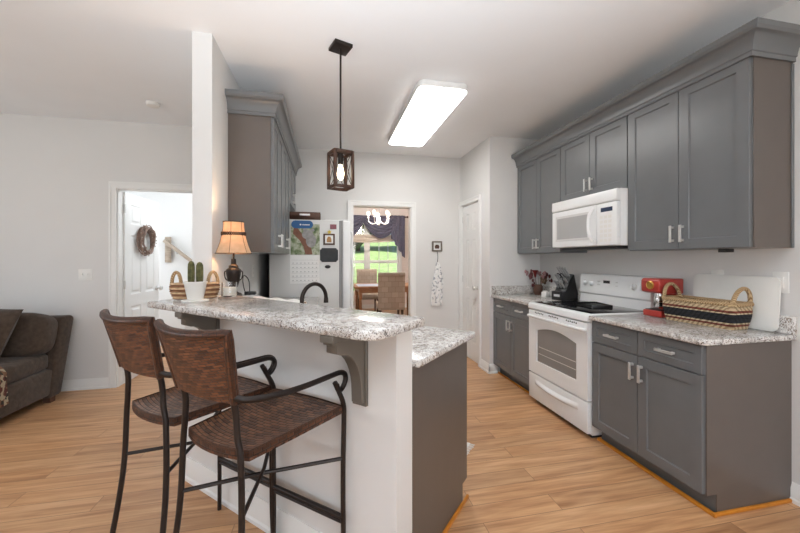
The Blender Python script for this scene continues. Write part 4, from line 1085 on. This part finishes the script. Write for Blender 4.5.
# ------------------------------------------------------------------ back wall : framed picture and hanging towel
fp = thing('framed_picture', 'small square framed picture on the back wall above the hanging towel', 'picture frame', (1.505, YB - .0005, 1.43))
m = MB()
for a in ((-.072, .072, 0, .02), (-.072, .072, .124, .144), (-.072, -.052, .02, .124), (.052, .072, .02, .124)): m.box(a[0], a[1], -.02, 0, a[2], a[3])
m.build('frame', paint('pewter_frame', srgb(120, 110, 100), .4, .2, 30, metal=.4), fp, .003)
MB().box(-.054, .054, -.008, 0, .018, .126).build('mat_board', M['card'], fp)
MB().prism([(-.03, .04), (.03, .04), (.034, .07), (.02, .095), (-.02, .095), (-.034, .07)], -.0095, -.008, 'Y').build('image', M['dkwood'], fp)
MB().tube(smoothpath([(0, -.012, .0), (0, -.02, -.02), (0, -.028, -.03), (0, -.026, -.012)], 4), .003, 6).build('hook', M['bronze'], fp)
ht = thing('hanging_towel', 'white patterned towel hanging below the small picture on the back wall', 'towel', (1.505, YB - .03, 0))
def spotmat():
    t = NT('gray_spotted_cotton'); nz = t.n('TexNoise'); nz.inputs['Scale'].default_value = 26; nz.inputs['Detail'].default_value = 2; t.l(t.coord(), nz.inputs['Vector'])
    return t.set(t.ramp(nz.outputs[0], [(.40, srgb(176, 178, 184)), (.46, srgb(240, 240, 239))]), .9, 0, .2)
def tow(u, v):
    w_ = .018 + .062 * min(1, v * 2.2) ** .8; a = 2 * u - 1
    return (w_ * a + .012 * math.sin(v * 5), .012 * math.sin(a * 7 + v * 3) * min(1, v * 3), 1.28 - .60 * v)
MB().grid(tow, 18, 24, th=.004).build('towel_cloth', spotmat(), ht)
MB().tube(smoothpath([(0, .004, 1.415), (.006, .004, 1.36), (.0, 0, 1.29), (-.003, 0, 1.28)], 4), .004, 6).build('hanging_loop', M['slate'], ht)
# rug end with fringe seen past the peninsula
rug = thing('kitchen_rug', 'pale fringed runner rug on the kitchen floor behind the peninsula', 'rug', B(.70, 1.03, .0005), BROT)
MB().box(-.52, .52, -.24, .24, 0, .008).build('rug_pile', M['linen'], rug, .002)
m = MB()
for i in range(45):
    y = -.235 + i * .0107
    for s in (-1, 1): m.tube([(s * .518, y, .005), (s * (.555 + random.uniform(-.006, .006)), y + random.uniform(-.006, .006), .003)], .0022, 5)
fg = m.build('fringe', M['linen'], rug); fg['kind'] = 'stuff'

# ------------------------------------------------------------------ sofa at left
sf = thing('sofa', 'dark brown upholstered sofa against the far wall at left', 'sofa', (-2.47, 3.80, 0), R(0))
# local: front towards -y, right end at x = 0
MB().box(-1.95, -.012, -.66, .05, .075, .31).build('seat_base', M['sofa'], sf, .02, 3)
MB().prism([(-.035, .05), (.11, .05), (.285, .745), (.25, .775), (.14, .775), (.10, .74), (.03, .42)], -1.96, .0, 'X').build('backrest', M['sofa'], sf, .022, 3)
for y in (-.58, .03):
    for x in (-.05, -1.9): MB().prism([(x - .03, y - .03), (x + .03, y - .03), (x + .03, y + .03), (x - .03, y + .03)], 0, .075).build('foot', M['dkwood'], sf)
for x in (-.50, -1.46): MB().ball((x, -.31, .385), 1, 32, 16, sx=.475, sy=.36, sz=.095, e=.4, e2=.2).build('seat_cushion', M['sofa'], sf)
Mx = Matrix.Rotation(R(-15), 3, 'X')
for x in (-.34, -1.10): MB().ball((x, -.035, .64), 1, 32, 18, sx=.355, sy=.12, sz=.20, e=.5, e2=.45, M=Mx).build('back_cushion', M['sofa'], sf)
def pil(side):
    def f(u, v):
        a, b = 2 * u - 1, 2 * v - 1
        e = max(0, (1 - a ** 4) * (1 - b ** 4)) ** .55; pin = 1 - .07 * (1 - a * a) * b * b - .07 * (1 - b * b) * a * a
        q = Vector((.235 * a * pin, side * .085 * e, .235 * b * pin))
        return Matrix.Rotation(R(-22), 3, 'X') @ (Matrix.Rotation(R(8), 3, 'Y') @ q)
    return f
pw = MB().grid(pil(-1), 16, 16).grid(pil(1), 16, 16)
tag(pw.build('throw_pillow', M['sofa'], loc=(-2.80, 3.50, .71)), 'dark brown square throw pillow propped on the sofa at left', 'pillow')
def thr(u, v):
    if v < .45: x, z = -.45 + v / .45 * .42, .492 + .004 * math.sin(u * 9)
    else:
        q = (v - .45) / .55; x, z = -.03 + .055 * min(1, q * 4) + .006 * math.sin(u * 11), .492 - .30 * q ** 1.2
    return (x, -.62 + .30 * u + .01 * math.sin(v * 7), z)
tb_ = MB().grid(thr, 16, 24, th=.008).build('throw_blanket', M['throw'], loc=(-2.47, 3.62, 0)); tag(tb_, 'patterned multicolor throw hanging over the sofa end at left', 'blanket')

# ------------------------------------------------------------------ foyer: wreath, handrail
wr = thing('wreath', 'brown twig wreath hanging on the open white foyer door', 'wreath', (FX0 + .03 + .03 - .06, 4.62, 1.545))
wr.location = (FX0 + .033, 4.585, 1.54)
m = MB(); tc = paint('brown_twig', srgb(142, 118, 106), .9, .3, 40)
for i in range(60):
    a0 = random.uniform(0, 2 * PI); ln = random.uniform(1.2, 2.6); rr = .145 + random.uniform(-.026, .026); ph = random.uniform(0, 6); dy = random.uniform(.012, .065)
    m.tube([(dy + .010 * math.sin(3 * a0 + ph + 4 * t_), (rr + .009 * math.sin(5 * t_ + ph)) * math.cos(a0 + ln * t_), (rr + .009 * math.sin(5 * t_ + ph)) * math.sin(a0 + ln * t_)) for t_ in [q / 12 for q in range(13)]], .0055, 5)
m.build('twig_ring', tc, wr)
m = MB()
for i in range(70):
    a = random.uniform(0, 2 * PI); rr = random.uniform(.10, .19); m.ball((random.uniform(.03, .075), rr * math.cos(a), rr * math.sin(a)), random.uniform(.004, .008), 6, 4)
m.build('berries', paint('pale_berries', srgb(176, 160, 150), .7, .3, 30), wr)
hr = thing('handrail', 'pale wooden stair handrail sloping down on the foyer wall', 'handrail', (0, 5.985, 0))
p, q = Vector((-2.43, -.05, 1.61)), Vector((-1.55, -.05, .875))
dd = (q - p)
ang = math.atan2(dd.z, dd.x)
MB().box(0, dd.length, -.025, .025, -.025, .025).build('rail', M['railwood'], hr, .01, 2, loc=p, rot=(0, -ang, 0))
MB().box(-2.43, -2.345, -.024, 0, 1.27, 1.665).build('mounting_board', M['railwood'], hr, .004)
for f_ in (.2, .8):
    c_ = p + dd * f_; MB().tube([(c_.x, 0, c_.z - .05), (c_.x, -.045, c_.z - .05), (c_.x, -.05, c_.z - .02)], .007, 8).build('bracket', M['nickel'], hr)

# ------------------------------------------------------------------ dining room
tbm = thing('dining_table', 'honey oak dining table behind the patchwork chair', 'table', (1.27, 7.55, 0))
MB().box(-.72, .72, -.55, .55, .725, .76).build('tabletop', M['oak'], tbm, .006)
MB().box(-.63, .63, -.46, .46, .63, .7245).build('apron', M['oak'], tbm, .003)
for sx in (-1, 1):
    for sy in (-1, 1): MB().lathe([(.022, 0), (.03, .1), (.034, .4), (.028, .48), (.036, .52), (.04, .63)], 14).build('leg', M['oak'], tbm, loc=(sx * .6, sy * .43, 0))
rn = tag(MB().box(-.35, .30, -.30, .34, 0, .004).build('placemat', paint('pale_blue_cloth', srgb(196, 204, 222), .7), loc=(.98, 7.45, .7605)), 'pale blue cloth lying on the oak dining table', 'cloth')
def dining_chair(label):
    t = thing('dining_chair', label, 'chair'); tag(t, group='patchwork upholstered dining chairs')
    # faces +y, back at -y
    MB().box(-.25, .25, -.22, .26, .36, .48).build('seat', M['parsons'], t, .02, 3)
    m = MB(); prof = [(-.245, .36), (-.215, .36), (-.225, .95), (-.225, 1.0), (-.25, 1.06), (-.29, 1.075), (-.325, 1.055), (-.325, 1.015), (-.30, .99), (-.29, .95), (-.27, .36)]
    m.prism(prof, -.255, .255, 'X'); m.build('backrest', M['parsons'], t, .012, 2)
    for sx in (-1, 1):
        for y in (-.22, .22): MB().tube([(sx * .21, y, .36), (sx * .21, y - (.03 if y < 0 else 0), 0)], [.026, .018], 8, sq=False).build('leg', M['dkwood'], t)
    return t
light('chandelier_glow', 'POINT', (1.12, 7.55, 2.25), (0, 0, 0), 75, (1, .92, .85), radius=.25)
c1 = dining_chair('patchwork dining chair seen from behind, nearest in the doorway'); c1.location = (1.205, 6.72, 0); c1.rotation_euler = (0, 0, R(-2))
dup(c1, (.99, 8.52, 0), R(180), 'patchwork dining chair on the far side of the dining table under the window')
dup(c1, (.28, 7.35, 0), R(-90), 'patchwork dining chair at the left end of the dining table')
dup(c1, (2.26, 7.6, 0), R(90), 'patchwork dining chair at the right end of the dining table')
# curtain rod, swag, roman shade
rod = thing('curtain_rod', 'dark curtain rod above the dining room window', 'curtain rod', (0, YD - .10, 2.46))
MB().tube([(-.05, 0, 0), (2.13, 0, 0)], .016, 10).build('rod', M['dkwood'], rod)
for x in (-.06, 2.14): MB().ball((x, 0, 0), .03, 12, 8).build('finial', M['dkwood'], rod)
for x in (.05, 1.06, 2.09): MB().box(x - .01, x + .01, 0, .098, -.012, .012).build('bracket', M['dkwood'], rod)
cs = thing('swag_curtain', 'plum gray swag curtain draped over the dining window rod', 'curtain', (0, YD - .10, 0))
def swag(x0, x1, drop):
    def f(u, v):
        s = math.sin(PI * u) ** .8 if 0 < u < 1 else 0
        z = 2.47 - v * (.10 + drop * s)
        return (x0 + (x1 - x0) * u, -.03 - .035 * s - .03 * math.sin(v * 5 * 2 * PI) * (.3 + .7 * s), z)
    return f
for (a, b, d_) in ((.02, .98, .52), (.90, 1.92, .50)): MB().grid(swag(a, b, d_), 28, 40, th=.006).build('swag', M['swag'], cs)
def jabot(x0, x1, z_out, z_in):
    def f(u, v):
        zb = z_in + (z_out - z_in) * (math.floor(u * 3.999) / 3 * .6 + .4 * u)
        return (x0 + (x1 - x0) * u, -.045 - .022 * math.sin(u * 4 * 2 * PI), 2.49 - v * (2.49 - zb))
    return f
MB().grid(jabot(1.68, 2.06, 1.36, 1.86), 32, 20, th=.006).build('tail', M['swag'], cs)
MB().grid(jabot(.26, -.02, 1.36, 1.86), 32, 20, th=.006).build('tail', M['swag'], cs)
rs = thing('roman_shade', 'beige roman shade gathered below the swag on the dining window', 'blind', (0, YD - .022, 0))
def rsf(u, v): return (WX0 + .01 + (WX1 - WX0 - .02) * u, -.012 - .010 * math.sin(v * 4 * PI), 1.97 - v * (.16 + .05 * math.sin(PI * u)))
MB().grid(rsf, 20, 24, th=.005).build('shade_cloth', M['shade_roman'], rs)
MB().box(WX0 + .01, WX1 - .01, -.014, 0, 1.96, 1.985).build('head_rail', M['white'], rs)
# chandelier
ch = thing('chandelier', 'pale chandelier with glowing candle bulbs over the dining table', 'chandelier', (1.12, 7.55, 0))
MB().tube([(0, 0, 2.30), (0, 0, ZC)], .006, 8).build('chain', M['chrome'], ch)
MB().lathe([(0, 2.05), (.015, 2.06), (.028, 2.09), (.012, 2.12), (.02, 2.17), (.035, 2.20), (.014, 2.25), (.01, 2.32), (0, 2.32)], 14).build('center_column', M['ceramic'], ch)
MB().lathe([(.05, 2.72), (.05, 2.75), (0, 2.75)], 16).build('canopy', M['ceramic'], ch)
for k in range(5):
    a = R(72 * k + 20); c_, s_ = math.cos(a), math.sin(a)
    ar = MB().tube(smoothpath([(c_ * .02, s_ * .02, 2.17), (c_ * .12, s_ * .12, 2.09), (c_ * .22, s_ * .22, 2.13), (c_ * .24, s_ * .24, 2.23)], 5), .008, 8).build('arm', M['ceramic'], ch)
    MB().lathe([(.03, 0), (.014, .01), (.012, .05), (0, .05)], 10).build('candle_cup', M['ceramic'], ar, loc=(c_ * .24, s_ * .24, 2.23))
    MB().ball((c_ * .24, s_ * .24, 2.32), .036, 12, 9, sz=1.3).build('bulb', M['globe'], ar)

# ------------------------------------------------------------------ outdoors beyond the dining window
def hill(u, v):
    y = 9.7 + 40 * v; x = -22 + 50 * u
    return (x, y, -.35 + 3.6 * max(0, (v - .12)) ** .9 * 1.3 + .12 * noise.noise((x * .2, y * .2, 0)))
struct(MB().grid(hill, 40, 40, th=.3).build('lawn', M['lawn']))
def blob(c, r, sx=1, sy=1, sz=1, amp=.25, freq=1.2, sub=3):
    bm = bmesh.new(); bmesh.ops.create_icosphere(bm, subdivisions=sub, radius=1)
    for v in bm.verts:
        n_ = noise.fractal(Vector(v.co) * freq * 2 + Vector(c), 1.0, 2.0, 4)
        v.co = Vector((v.co.x * sx, v.co.y * sy, v.co.z * sz)) * r * (1 + amp * n_)
    return bm
def foliage(name, part, label, cat, loc, r, mat, sz=1, trunk=0, group=None):
    t = thing(name, label, cat, loc); tag(t, group=group)
    bm = blob(loc, r, sz=sz, sub=4, amp=.35); me = bpy.data.meshes.new(part); bm.to_mesh(me); bm.free()
    for p in me.polygons: p.use_smooth = True
    o = bpy.data.objects.new(part, me); COL.objects.link(o); me.materials.append(mat); o.parent = t; o.location = (0, 0, trunk + r * sz * .8)
    if trunk: MB().tube([(0, 0, -.3), (0, 0, trunk + r * sz * .4)], [.22, .12], 8).build('trunk', M['bark'], t)
    return t
def hz(x, y):
    v = (y - 9.7) / 40; return -.35 + 3.6 * max(0, v - .12) ** .9 * 1.3
for x, y, r, lab in ((2.05, 11.2, .62, 'green shrub outside the right half of the dining window'), (.65, 11.8, .5, 'green shrub outside the middle of the dining window')):
    foliage('shrub', 'leaves', lab, 'shrub', (x, y, hz(x, y)), r, M['bush'], .95, group='shrubs outside the dining window')
for x, y, r in ((-5, 36, 3.6), (3.0, 34, 3.4), (11.5, 35, 3.6), (20, 37, 3.6), (-13, 37, 3.6)):
    foliage('dark_tree', 'crown', 'dark leafy tree on the rise beyond the lawn, through the dining window', 'tree', (x, y, hz(x, y)), r, M['tree'], 1.1, 1.6, 'trees beyond the lawn')
